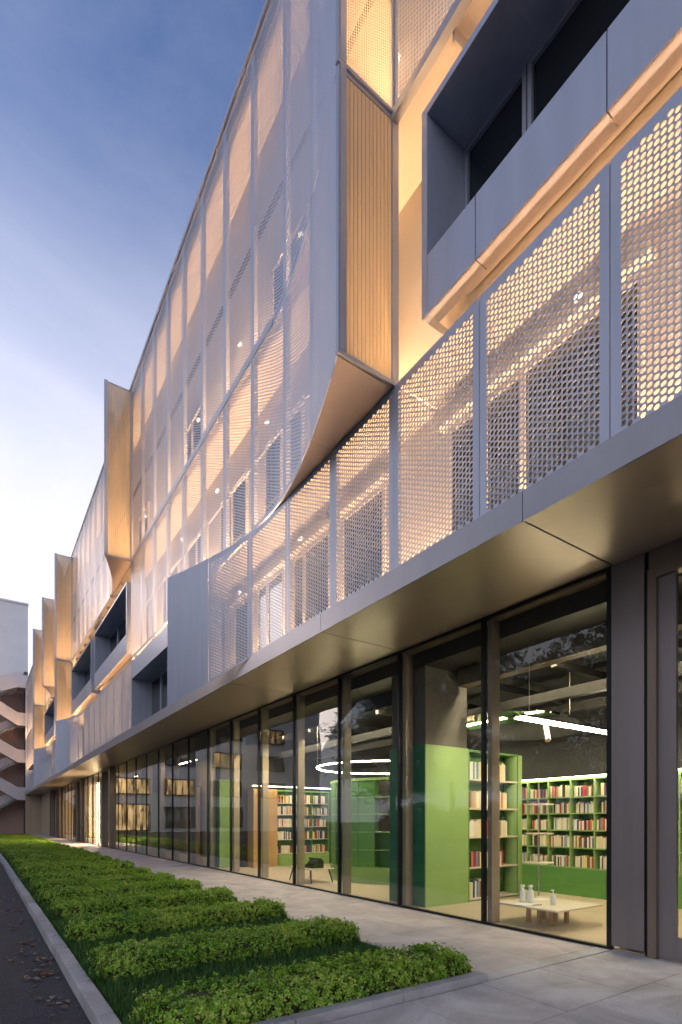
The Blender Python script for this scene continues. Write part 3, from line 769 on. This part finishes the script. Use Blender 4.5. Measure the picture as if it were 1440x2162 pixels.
for a0 in (140, 155, 185, 200, 230, 260): part(arc(a0+0.6, a0+14.4, CR-0.03, CR-0.012, 0.401, 2.439, 4), 'back_panel', M['green'], cb)
for a0 in (170, 215, 245, 275): part(arc(a0+0.6, a0+14.4, CR-0.335, CR-0.32, 0.401, 1.24, 4), 'back_panel', M['green'], cb)

# --- lamps
def ring(mb, c, r, z, w, h, n=48):
    for i in range(n):
        t0, t1 = 2*math.pi*i/n, 2*math.pi*(i+1)/n
        q = lambda rr, t: (c[0]+rr*math.cos(t), c[1]+rr*math.sin(t), z)
        mb.prism([q(r-w, t0), q(r, t0), q(r, t1), q(r-w, t1)][::-1], (0, 0, h))
    return mb
rl = thing('ring_lamp', (8.8, 11.0, 2.9), 'glowing ring lamp hanging over the curved bookcase', 'lamp')
part(ring(MB(), (8.8, 11.0), 1.72, 2.87, 0.03, 0.02), 'light_ring', M['room'], rl)
part(ring(MB(), (8.8, 11.0), 1.73, 2.891, 0.07, 0.05), 'housing', M['duct'], rl)
for a in (30, 150, 270): part(MB().tube((8.8+1.7*math.cos(R(a)), 11.0+1.7*math.sin(R(a)), 2.94), (8.8+1.7*math.cos(R(a)), 11.0+1.7*math.sin(R(a)), 4.15), 0.006, seg=6), 'cable', M['steel'], rl)
ll = thing('linear_lamp', (7.9, 5.1, 3.0), 'slim bright linear lamp loop under the ceiling mirror, near the street window', 'lamp')
part(bx(6.72, 9.45, 5.02, 5.038, 3.03, 3.05).box(6.72, 9.45, 5.162, 5.18, 3.03, 3.05).box(6.702, 6.719, 5.02, 5.18, 3.03, 3.05), 'light_line', M['room'], ll)
part(bx(6.69, 9.45, 5.015, 5.055, 3.051, 3.09).box(6.69, 9.45, 5.145, 5.185, 3.051, 3.09), 'housing', M['duct'], ll)
for x in (6.95, 9.2): part(MB().tube((x, 5.1, 3.09), (x, 5.1, 4.15), 0.005, seg=6), 'cable', M['steel'], ll)
cm = thing('ceiling_mirror', (8.3, 5.7, 3.2), 'round mirror disc in the dark ceiling reflecting the books', 'mirror')
TM_ = R(5.5)
part(MB().tube((8.30, 6.35, 3.23), (8.30+0.03*math.sin(TM_), 6.35, 3.23+0.03*math.cos(TM_)), 1.12, seg=48), 'mirror_disc', M['mirror'], cm)
for a in (60, 180, 300): part(MB().tube((8.30+0.9*math.cos(R(a)), 6.35+0.9*math.sin(R(a)), 3.28-0.9*math.cos(R(a))*math.tan(TM_)), (8.30+0.9*math.cos(R(a)), 6.35+0.9*math.sin(R(a)), 4.15), 0.006, seg=6), 'hanger', M['steel'], cm)
sp = thing('spot_lamp', (7.4, 5.1, 2.85), 'grey cylinder spotlight clipped below the linear lamp', 'spotlight')
part(MB().tube((7.42, 5.14, 2.98), (7.30, 5.02, 2.74), 0.042, seg=16), 'lamp_head', M['steel'], sp)
part(MB().tube((7.42, 5.10, 3.02), (7.42, 5.12, 2.95), 0.015, seg=8), 'bracket', M['steel'], sp)
# added fill strips, hidden behind the bulkhead to brighten the library
for i, (y0, y1) in enumerate(((-1.0, 2.6), (2.9, 6.4), (7.8, 11.4), (11.7, 15.2))):
    lt = thing('ceiling_strip', (7.35, (y0+y1)/2, 4.0), f'long added fill light strip hidden behind the bulkhead, {["first", "second", "third", "fourth"][i]} from the door', 'lamp', 'added fill strips of the library')
    part(bx(7.30, 7.38, y0, y1, 4.05, 4.065), 'light_line', M['room'], lt)
    part(bx(7.28, 7.40, y0, y1, 4.066, 4.12), 'housing', M['duct'], lt)
for i, y in enumerate((21, 28, 36, 44)):
    lt = thing('ceiling_strip', (7.0, y, 3.8), 'dim ceiling light line in the far glazed hall, %s from the library' % ['first', 'second', 'third', 'fourth'][i], 'lamp', 'ceiling light lines of the far hall')
    part(bx(6.8, 6.88, y-1.2, y+1.2, 3.80, 3.815), 'light_line', M['dim'], lt)
    part(bx(6.79, 6.89, y-1.2, y+1.2, 3.816, 3.86), 'housing', M['duct'], lt)

# --- low table with bottles
tb = thing('low_table', (6.85, 4.75, IF), 'low pale square table with wooden legs just inside the glass', 'table')
tb.rotation_euler = (0, 0, 0)
part(bx(6.30, 7.36, 4.18, 5.22, 0.275, 0.30), 'table_top', M['tabletop'], tb, bevel=0.004)
for x in (6.62, 7.0): 
    for y in (4.5, 4.68, 4.86): part(bx(x, x+0.05, y, y+0.05, IF, 0.274), 'leg', M['wood'], tb)
def spray(x, y, label):
    t = thing('spray_bottle', (x, y, 0.301), label, 'bottle')
    MB().lathe([(0.042, 0), (0.044, 0.01), (0.044, 0.15), (0.030, 0.18), (0.015, 0.195), (0.015, 0.205)]).build('bottle_body', M['white'], t, smooth=True)
    mb = bx(-0.05, 0.03, -0.014, 0.014, 0.225, 0.255); mb.box(-0.012, 0.012, -0.012, 0.012, 0.205, 0.225); mb.box(-0.045, -0.035, -0.008, 0.008, 0.185, 0.225); mb.build('spray_head', M['white'], t)
spray(6.60, 4.95, 'white spray bottle at the back left of the low table'); spray(6.66, 4.86, 'white spray bottle at the front of the pair on the low table')
pt = thing('pump_bottle', (6.74, 4.55, 0.301), 'white pump bottle standing alone on the low table', 'bottle')
MB().lathe([(0.036, 0), (0.04, 0.01), (0.04, 0.11), (0.030, 0.135), (0.014, 0.145), (0.014, 0.16)]).build('bottle_body', M['white'], pt, smooth=True)
bx(-0.006, 0.006, -0.006, 0.006, 0.16, 0.20).box(-0.045, 0.012, -0.009, 0.009, 0.20, 0.212).build('pump', M['white'], pt)
for (x, y, a, lb) in ((6.45, 4.80, 0.2, 'white paper sheet lying at the left edge of the low table'), (6.95, 4.98, -0.3, 'white paper sheet lying behind the bottles on the low table')):
    o = bx(-0.15, 0.15, -0.105, 0.105, 0, 0.004).build('paper_sheet', M['white'], None, False, (x, y, 0.301), a); tag(o, lb, 'paper')
pn = MB().tube((6.42, 4.66, 0.31), (6.55, 4.60, 0.31), 0.005, seg=6).build('pen', M['black']); tag(pn, 'black pen lying on the low table', 'pen')
# pole stand
ps = thing('pole_stand', (8.45, 6.0, IF), 'slender pole stand with small round trays before the wall bookshelf', 'stand')
part(MB().tube((8.45, 6.0, IF), (8.45, 6.0, 2.2), 0.016, seg=8), 'pole', M['steel'], ps)
part(MB().tube((8.45, 6.0, IF), (8.45, 6.0, IF+0.02), 0.18, seg=20), 'base', M['steel'], ps)
for z in (0.72, 1.25, 1.78): part(MB().tube((8.45, 6.0, z), (8.45, 6.0, z+0.02), 0.26, seg=20), 'tray', M['tabletop'], ps)
# low table with typewriter
tt = thing('coffee_table', (6.75, 11.2, IF), 'low table with splayed dark legs carrying the typewriter', 'table')
part(bx(6.42, 7.1, 10.7, 11.75, 0.33, 0.355), 'table_top', M['tabletop'], tt)
for (x, y, dx, dy) in ((6.5, 10.8, -.05, -.1), (7.0, 10.8, .05, -.1), (6.5, 11.65, -.05, .1), (7.0, 11.65, .05, .1)):
    part(MB().tube((x+dx, y+dy, IF), (x, y, 0.33), 0.014, 0.02, seg=8), 'leg', M['black'], tt)
ty = thing('typewriter', (6.72, 11.05, 0.356), 'dark typewriter with a grey hood on the low table', 'typewriter')
MB().prism([(-0.15, -0.2, 0), (0.17, -0.2, 0), (0.17, -0.2, 0.19), (0.02, -0.2, 0.20), (-0.04, -0.2, 0.10), (-0.15, -0.2, 0.05)], (0, 0.4, 0)).build('body', M['duct'], ty)
MB().tube((0.05, -0.26, 0.215), (0.05, 0.26, 0.215), 0.026, seg=12).build('platen_roller', M['black'], ty)
kb = MB()
for r in range(4):
    for c in range(10): kb.tube((-0.135+0.024*r, -0.16+0.035*c, 0.055+0.012*r), (-0.135+0.024*r, -0.16+0.035*c, 0.07+0.012*r), 0.011, seg=6)
o = kb.build('keyboard', M['black'], ty)

# --- far hall: curtains and glowing column
def curtain(y0, y1, label, x=6.45):
    n = int((y1-y0)/0.035); mb = MB()
    pts = [(x+0.05*math.sin(i*1.1)+0.015*math.sin(i*2.7), y0+(y1-y0)*i/n) for i in range(n+1)]
    for (xa, ya), (xb, yb) in zip(pts[:-1], pts[1:]): mb.quad((xa, ya, 0.03), (xb, yb, 0.03), (xb, yb, 3.9), (xa, ya, 3.9))
    o = mb.build('curtain', M['curtain']); s = o.modifiers.new('solid', 'SOLIDIFY'); s.thickness = 0.004
    tag(o, label, 'curtain', 'gold curtains behind the far glazing')
curtain(30.2, 34.0, 'gold pleated curtain behind the nearest bronze door portal')
curtain(38.6, 42.5, 'gold pleated curtain behind the middle bronze door portal')
curtain(53.5, 60.0, 'gold pleated curtain near the beige end wall')
gc = thing('light_column', (6.5, 49.2, IF), 'tall glowing gold column with dark bars behind the far glazing', 'lamp')
for y in (47.6, 48.8, 50.0): part(bx(6.42, 6.50, y, y+0.9, 0.05, 4.2), 'glow_panel', M['goldglow'], gc)
for z in (0.9, 1.8, 2.7, 3.5): part(bx(6.40, 6.419, 47.5, 51.0, z, z+0.05), 'bar', M['doorfr'], gc)
part(bx(6.51, 6.56, 47.4, 51.1, 0.02, 4.2), 'backing', M['doorfr'], gc)
g2 = thing('light_column', (6.5, 36.2, IF), 'pale glowing strips between the gold curtains in the far hall', 'lamp')
for y in (35.2, 37.0): part(bx(6.42, 6.48, y, y+0.55, 0.05, 4.0), 'glow_panel', M['dim'], g2)
part(bx(6.49, 6.54, 35.1, 37.7, 0.02, 4.0), 'backing', M['doorfr'], g2)

# ------------------------------------------------------------------ end building with windows and outside stair
TWY = 73.0
E_ = thing('end_building', (-12, TWY, 0), 'tall pale building closing the courtyard behind the outside stair', 'building')
wb = bx(-34, 4.95, TWY+0.35, TWY+14, 0, 27.1)
# front wall with openings: made of bands
wins = [(-7.0, -2.4, 0.3, 3.6, True), (-13.0, -9.2, 0.7, 3.3, False), (-7.0, -2.4, 5.1, 7.0, True), (-13.0, -9.2, 5.1, 7.1, True),
        (-20, -15.5, 0.7, 3.3, False), (-20, -15.5, 5.1, 7.1, False), (-27, -22.5, 5.1, 7.1, False)]
for x0, x1 in ((-27, -22.5), (-20, -15.5), (-13, -9.2), (-7, -2.4)):
    for f in range(2, 6): wins.append((x0, x1, 5.1+4.1*(f-1), 7.1+4.1*(f-1), (f*7+int(x0)) % 3 == 0))
part(wb, 'wall', M['renderw'], E_)
for (x0, x1, z0, z1, lit) in wins:
    fr = MB(); y = TWY
    for q in ((x0-0.15, x0), (x1, x1+0.15)): fr.box(q[0], q[1], y, y+0.34, z0-0.15, z1+0.15)
    fr.box(x0, x1, y, y+0.34, z1, z1+0.15); fr.box(x0, x1, y, y+0.34, z0-0.15, z0)
    n = 4
    for i in range(1, n): fr.box(x0+(x1-x0)*i/n-0.04, x0+(x1-x0)*i/n+0.04, y+0.05, y+0.30, z0, z1)
    f = part(fr, 'window_frame', M['dframe'], E_)
    part(bx(x0, x1, y+0.31, y+0.33, z0, z1), 'window_pane', M['winglow'] if lit else M['dglass'], f)
part(bx(-34.1, 5.0, TWY+0.2, TWY+14, 27.11, 27.3), 'roof_cap', M['renderw'], E_)
part(bx(0.2, 4.6, TWY+0.30, TWY+0.345, 0, 18), 'stair_bay_wall', M['pinkw'], E_)
part(bx(4.5, 4.9, TWY-0.4, TWY+0.3, 0, 19), 'stair_pier', M['dframe'], E_)

ST = thing('outside_stair', (3, 71, 0), 'white zigzag concrete stair against the pale end building', 'staircase')
SY0, SY1 = 70.4, 72.6
LZ = [4.15, 8.4, 12.6, 16.9]
XL0, XL1 = 3.72, 4.92; XM = 0.4
for i, z in enumerate(LZ):
    part(bx(XL0, XL1, SY0, SY1, z-0.28, z), 'landing', M['concrete'], ST)
    part(bx(XL0, XL1, SY0-0.12, SY0-0.002, z-0.30, z+1.15), 'parapet', M['stairw'], ST)
    part(bx(XL1, XL1+0.1, SY0-0.12, SY1, z-0.30, z+1.15), 'parapet', M['stairw'], ST)
    zm = z-2.1                                                   # mid landing to the left
    part(bx(XM-1.3, XM, SY0, SY1, zm-0.25, zm), 'landing', M['concrete'], ST)
    up = z+2.1 if i < 3 else None
    # front flight rises from this landing to the left, back flight comes up from the lower mid landing
    if up:
        part(MB().prism([(XL0, SY0-0.12, z-0.30), (XL0, SY0-0.12, z+1.15), (XM, SY0-0.12, up+1.15), (XM, SY0-0.12, up-0.30)], (0, 0.118, 0)), 'parapet', M['stairw'], ST)
        fl = MB()
        for s in range(12):
            xa = XL0-(XL0-XM)*s/12; xb = XL0-(XL0-XM)*(s+1)/12; zz = z+(up-z)*(s+1)/12
            fl.box(xb, xa, SY0, SY0+1.0, zz-0.35, zz)
        part(fl, 'flight', M['concrete'], ST)
    part(MB().prism([(XL0, SY1-0.12, z-0.30), (XL0, SY1-0.12, z+1.10), (XM, SY1-0.12, zm+1.10), (XM, SY1-0.12, zm-0.30)], (0, 0.1, 0)), 'parapet', M['stairw'], ST)
    fl = MB()
    for s in range(12):
        xa = XM+(XL0-XM)*s/12; xb = XM+(XL0-XM)*(s+1)/12; zz = zm+(z-zm)*(s+1)/12
        fl.box(xa, xb, SY0+1.15, SY1-0.13, zz-0.35, zz)
    part(fl, 'flight', M['concrete'], ST)
part(bx(XL0+0.75, XL0+1.0, SY1-0.3, SY1-0.02, 0, 16.6), 'pier', M['dframe'], ST)
# top flight of the photo falls away to the left
z = LZ[3]
part(MB().prism([(XL0, SY0-0.12, z-0.30), (XL0, SY0-0.12, z+1.35), (XL0-1.2, SY0-0.12, z+0.95), (XM-1, SY0-0.12, z-0.4), (XM-1, SY0-0.12, z-2.0)], (0, 0.118, 0)), 'parapet', M['stairw'], ST)

# ------------------------------------------------------------------ planting
def leaves(points, normals, size, per=6, jitter=0.45):
    """rosettes of small leaves: returns V, F (quads)"""
    n = len(points); N = n*per
    P = np.repeat(points, per, 0); Nn = np.repeat(normals, per, 0)
    a = (np.tile(np.arange(per), n)*2*np.pi/per + np.repeat(rng.uniform(0, 6.28, n), per))
    ref = np.where(np.abs(Nn[:, 2:3]) < 0.9, np.array([[0, 0, 1.0]]), np.array([[1.0, 0, 0]]))
    U = np.cross(Nn, ref); U /= np.linalg.norm(U, axis=1, keepdims=True); W = np.cross(Nn, U)
    d = U*np.cos(a)[:, None] + W*np.sin(a)[:, None]
    d = d + Nn*rng.uniform(0.0, 0.65, N)[:, None] + rng.normal(0, jitter*0.4, (N, 3)); d /= np.linalg.norm(d, axis=1, keepdims=True)
    side = np.cross(d, Nn); side /= np.linalg.norm(side, axis=1, keepdims=True)+1e-6
    L = (size*rng.uniform(0.7, 1.25, N))[:, None]; Wd = L*0.27
    P = P + rng.normal(0, size*0.15, (N, 3))
    up = np.cross(side, d)
    v0 = P; v2 = P+d*L; mid = P+d*L*0.55
    v1 = mid+side*Wd+up*L*0.10; v3 = mid-side*Wd+up*L*0.10
    V = np.stack([v0, v1, v2, v3], 1).reshape(-1, 3); F = np.arange(N*4).reshape(-1, 4)
    return V, F
HX, HY, HZ = 2.92, 0.60, 0.25
def hedge_mesh(nros, size, seed):
    g = np.random.default_rng(seed)
    ph = g.uniform(0, 6.28, 8)
    def bump(x, y): return 0.032*np.sin(3.1*x+ph[0])*np.sin(4.3*y+ph[1])+0.024*np.sin(9*x+ph[2]+3*y)+0.012*np.sin(29*x-17*y+ph[4])+0.012*np.sin(17*x+11*y+ph[3])
    A = np.array([HX*HY, HX*HZ, HX*HZ, HY*HZ, HY*HZ])*np.array([1, 1.15, 0.9, 1.1, 1.1]); n = (nros*A/A.sum()).astype(int)
    pts, nor = [], []
    def add(P, N): pts.append(P); nor.append(N)
    u = g.random
    x, y = u(n[0])*HX, u(n[0])*HY; add(np.stack([x, y, HZ+bump(x, y)], 1), np.tile([0, 0, 1.0], (n[0], 1)))
    for k, (yy, s) in ((1, (0, -1.0)), (2, (HY, 1.0))):
        x, z = u(n[k])*HX, u(n[k])**0.8*HZ; add(np.stack([x, yy+s*(bump(x*1.3, z*3)-0.02+0.03*np.sin(z/HZ*3.1)), z], 1), np.tile([0, s, 0.5], (n[k], 1)))
    for k, (xx, s) in ((3, (0, -1.0)), (4, (HX, 1.0))):
        y, z = u(n[k])*HY, u(n[k])**0.8*HZ; add(np.stack([xx+s*(bump(y*1.3, z*3)-0.02+0.03*np.sin(z/HZ*3.1)), y, z], 1), np.tile([s, 0, 0.5], (n[k], 1)))
    P = np.concatenate(pts); N = np.concatenate(nor)
    # round the edges, sink a share of the rosettes
    c = np.array([HX/2, HY/2, HZ*0.4]); q = (P-c)/np.array([HX/2, HY/2, HZ*0.62])
    over = np.maximum(0, (np.abs(q)**9).sum(1)**(1/9)-1.03); P = c+(P-c)*(1-0.75*over)[:, None]
    N = N + g.normal(0, 0.38, P.shape) + (P-c)*np.array([0.2, 0.35, 0.6]); N /= np.linalg.norm(N, axis=1, keepdims=True)
    P = P - N*(g.random(len(P))**2*0.07)[:, None] + N*(g.random(len(P))**7*0.075)[:, None]
    V, F = leaves(P, N, size)
    return np_mesh('foliage', V, F, M['hleaf'])
core = MB()
nx, ny = 24, 8
gx = np.linspace(0.05, HX-0.05, nx+1); gy = np.linspace(0.05, HY-0.05, ny+1)
hh = np.random.default_rng(3).uniform(0.80, 0.90, (nx+1, ny+1))*HZ
for i in range(nx):
    for j in range(ny):
        core.quad((gx[i], gy[j], hh[i, j]), (gx[i+1], gy[j], hh[i+1, j]), (gx[i+1], gy[j+1], hh[i+1, j+1]), (gx[i], gy[j+1], hh[i, j+1]))
for i in range(nx):
    core.quad((gx[i], gy[0], 0), (gx[i+1], gy[0], 0), (gx[i+1], gy[0], hh[i+1, 0]), (gx[i], gy[0], hh[i, 0]))
    core.quad((gx[i+1], gy[-1], 0), (gx[i], gy[-1], 0), (gx[i], gy[-1], hh[i, -1]), (gx[i+1], gy[-1], hh[i+1, -1]))
for j in range(ny):
    core.quad((gx[0], gy[j+1], 0), (gx[0], gy[j], 0), (gx[0], gy[j], hh[0, j]), (gx[0], gy[j+1], hh[0, j+1]))
    core.quad((gx[-1], gy[j], 0), (gx[-1], gy[j+1], 0), (gx[-1], gy[j+1], hh[-1, j+1]), (gx[-1], gy[j], hh[-1, j]))
gg = np.random.default_rng(9)
for q in range(150):
    side = gg.integers(0, 3); x = gg.uniform(0.02, HX-0.02); y = gg.uniform(0.0, HY)
    if side == 0: y = gg.uniform(-0.01, 0.03)
    elif side == 1: x = gg.uniform(-0.01, 0.03)
    core.tube((x, y, 0), (x+gg.normal(0, .03), y+gg.normal(0, .03), HZ*gg.uniform(.5, 1.05)), 0.0035, 0.002, 4, False)
core_me = core.mesh('twigs', M['twig'])
near_h = [hedge_mesh(5600, 0.028, s) for s in (1, 2, 3)]
far_h = [hedge_mesh(2600, 0.040, s) for s in (4, 5)]
NH = 31
ORDN = ['first', 'second', 'third', 'fourth', 'fifth', 'sixth', 'seventh', 'eighth', 'ninth', 'tenth', 'eleventh', 'twelfth', 'thirteenth', 'fourteenth',
        'fifteenth', 'sixteenth', 'seventeenth', 'eighteenth', 'nineteenth', 'twentieth', 'twenty-first', 'twenty-second', 'twenty-third', 'twenty-fourth',
        'twenty-fifth', 'twenty-sixth', 'twenty-seventh', 'twenty-eighth', 'twenty-ninth', 'thirtieth', 'last']
for i in range(NH):
    y = 3.50+PG*i
    h = thing('hedge', (0.97+random.uniform(-0.02, 0.03), y+random.uniform(-0.04, 0.04), -0.045),
              f'low clipped green hedge, {ORDN[i]} row of the bed counted from the front kerb', 'hedge', 'clipped hedge rows in the bed')
    h.scale = (random.uniform(0.985, 1.01), random.uniform(0.95, 1.05), random.uniform(0.92, 1.12))
    link('foliage', near_h[i % 3] if i < 7 else far_h[i % 2], h); link('twigs', core_me, h)

# grass in the gaps
def blades(n, x0, x1, y0, y1, L, w):
    P = np.stack([rng.uniform(x0, x1, n), rng.uniform(y0, y1, n), np.full(n, -0.045)], 1)
    a = rng.uniform(0, 6.28, n); l = L*rng.uniform(0.45, 1.15, n); lean = rng.uniform(0.1, 0.75, n)
    d = np.stack([np.cos(a), np.sin(a), np.zeros(n)], 1); s = np.stack([-np.sin(a), np.cos(a), np.zeros(n)], 1)*w
    up = np.array([0, 0, 1.0])
    p1 = P+up*(l*0.6)[:, None]+d*(l*lean*0.35)[:, None]; p2 = P+up*(l*(1-0.3*lean))[:, None]+d*(l*lean)[:, None]
    V = np.stack([P-s, P+s, p1+s*0.8, p1-s*0.8, p2, p2], 1)
    return V[:, :5].reshape(-1, 3), n
GV, GT, base = [], [], 0
def addgrass(n, *a):
    global base
    V, n = blades(n, *a); GV.append(V); i = base+np.arange(n)[:, None]*5
    GT.append(np.concatenate([i+[0, 1, 2], i+[0, 2, 3], i+[3, 2, 4]])); base += n*5
for i in range(NH):
    y = 3.50+PG*i+HY
    n = 13000 if i < 2 else 8000 if i < 4 else 4000 if i < 8 else 1200
    addgrass(n, 0.88, BX1-0.02, y-0.02, y+PG-HY+0.05, 0.115, 0.0028 if i < 4 else 0.005)
    addgrass(n//10, 0.87, 0.98, y-HY, y, 0.13, 0.003); addgrass(n//12, BX1-0.08, BX1+0.0, y-HY, y, 0.16, 0.003)
o = link('grass', np_mesh('grass', np.concatenate(GV), np.concatenate(GT), M['grass'])); tag(o, 'fine green grass growing between the hedge rows', 'grass', kind='stuff')

# fallen leaves on the road
lv, lf = [], []
def leaf_at(x, y, s, z):
    a = random.uniform(0, 6.28); c, sn = math.cos(a), math.sin(a); n = len(lv); t = random.uniform(-0.3, 0.3)*s
    for (u, v, w) in ((0, -.5, 0), (.32, -.1, .12), (.2, .3, .05), (0, .55, 0), (-.2, .3, .1), (-.32, -.1, .14)):
        lv.append((x+s*(u*c-v*sn), y+s*(u*sn+v*c), z+s*w+abs(t)*abs(u)))
    lf.append((n, n+1, n+2, n+3, n+4, n+5))
for (cx, cy, k, sp_) in ((0.55, 6.3, 26, 0.10), (0.42, 7.4, 14, 0.10), (0.52, 8.1, 12, 0.08), (0.56, 5.2, 10, 0.07), (0.48, 9.5, 20, 0.15), (0.60, 11.0, 16, 0.1), (0.35, 12.5, 14, .2), (0.62, 6.9, 12, 0.09), (0.65, 14, 12, .3)):
    for i in range(k): leaf_at(random.gauss(cx, sp_), random.gauss(cy, sp_*1.7), random.uniform(0.04, 0.10), -0.100+random.uniform(0, 0.012))
for i in range(110): leaf_at(0.70-abs(random.gauss(0, 0.25)), random.uniform(4.3, 20), random.uniform(0.015, 0.045), -0.101)
for i in range(34): leaf_at(BX1+0.05+abs(random.gauss(0, 0.28)), random.uniform(3.6, 17), random.uniform(0.015, 0.04), 0.003)
for i in range(14): leaf_at(random.uniform(1.5, 6.0), random.uniform(1.0, 3.3), random.uniform(0.012, 0.03), 0.004)
for i in range(8): leaf_at(random.uniform(0.75, 0.86), random.uniform(5, 11), 0.05, 0.033)
me = bpy.data.meshes.new('leaf_litter'); me.from_pydata(lv, [], lf); me.materials.append(M['litter'])
o = link('leaf_litter', me); tag(o, 'scattered dry brown and red fallen leaves along the road edge', 'leaves', kind='stuff')
# small garden spike light in the bed
gs = thing('garden_light', (1.13, 4.50, -0.045), 'small black spike light in the grass at the left front of the bed', 'garden light')
MB().tube((0, 0, 0), (0, 0, 0.09), 0.008, seg=8).build('spike', M['black'], gs); MB().tube((-0.03, 0, 0.10), (0.04, -0.01, 0.13), 0.024, seg=12).build('lamp_head', M['black'], gs)

# ------------------------------------------------------------------ trees across the road (seen in the glass)
def tree_meshes(seed, Ht, Rr):
    g = np.random.default_rng(seed); tr = MB()
    tr.tube((0, 0, 0), (0.1, 0.05, Ht*0.38), 0.19, 0.13, 10); tips = []
    for i in range(9):
        a = i*2.4; z0 = Ht*(0.28+0.02*i); e = (Rr*0.75*math.cos(a), Rr*0.75*math.sin(a), Ht*(0.55+0.04*i))
        tr.tube((0.08, 0.04, z0), e, 0.075, 0.02, 7); tips.append(e)
    tr.tube((0.1, 0.05, Ht*0.37), (0, 0, Ht*0.9), 0.12, 0.03, 8)
    cl = np.array(tips + [(g.normal(0, Rr*.5), g.normal(0, Rr*.5), Ht*g.uniform(.34, .98)) for _ in range(44)])
    P = np.concatenate([c+g.normal(0, 1, (150, 3))*np.array([.62, .62, .45])*Rr*0.36 for c in cl])
    N = g.normal(0, 1, P.shape); N[:, 2] += .6; N /= np.linalg.norm(N, axis=1, keepdims=True)
    V, F = leaves(P, N, 0.17, 4)
    return tr.mesh('trunk', M['bark']), np_mesh('crown', V, F, M['tleaf'])
TM = [tree_meshes(11, 10, 3.0), tree_meshes(12, 8.5, 2.6), tree_meshes(13, 11, 3.2)]
TL = ['nearest the camera', 'second of the four', 'third of the four', 'nearest the pale end building']
for i, (x, y) in enumerate(((-15.5, 12.5), (-16.5, 19.5), (-15.8, 27.0), (-17.5, 35.5))):
    t = thing('street_tree', (x, y, -0.11), f'dark street tree across the road, {TL[i]}', 'tree', 'street trees across the road', rz=i*1.3); t.scale = (1.35, 1.35, 1.3)
    link('trunk', TM[i % 3][0], t); link('crown', TM[i % 3][1], t)

def backdrop_mesh(seed):
    g = np.random.default_rng(seed)
    P = g.normal(0, 1, (1500, 3)); P /= np.linalg.norm(P, axis=1, keepdims=True); N = P.copy()
    P = P*np.array([1.5, 3.6, 1.45])*(0.75+0.3*g.random((1500, 1))) + np.array([0, 0, 1.3]); P[:, 2] = np.abs(P[:, 2])
    V, F = leaves(P, N, 0.22, 4); return np_mesh('foliage', V, F, M['tleaf'])
SM = [backdrop_mesh(31), backdrop_mesh(32)]
stem_me = MB(); [stem_me.tube((0.2*math.cos(a), 0.5*math.sin(a), 0), (0.7*math.cos(a), 1.8*math.sin(a), 1.9), 0.04, 0.015, 6) for a in (0, 1.3, 2.5, 3.8, 5.1)]
stem_me = stem_me.mesh('stems', M['bark'])
for i in range(4):  # added foliage that gives the glass a dark background to reflect
    t = thing('backdrop', (-12.8, 8.5+6.2*i, -0.11), f'added dark leafy shrub under the street trees across the road, {ORDN[i]} from the camera', 'backdrop', 'added backdrop foliage across the road')
    link('foliage', SM[i % 2], t); link('stems', stem_me, t)
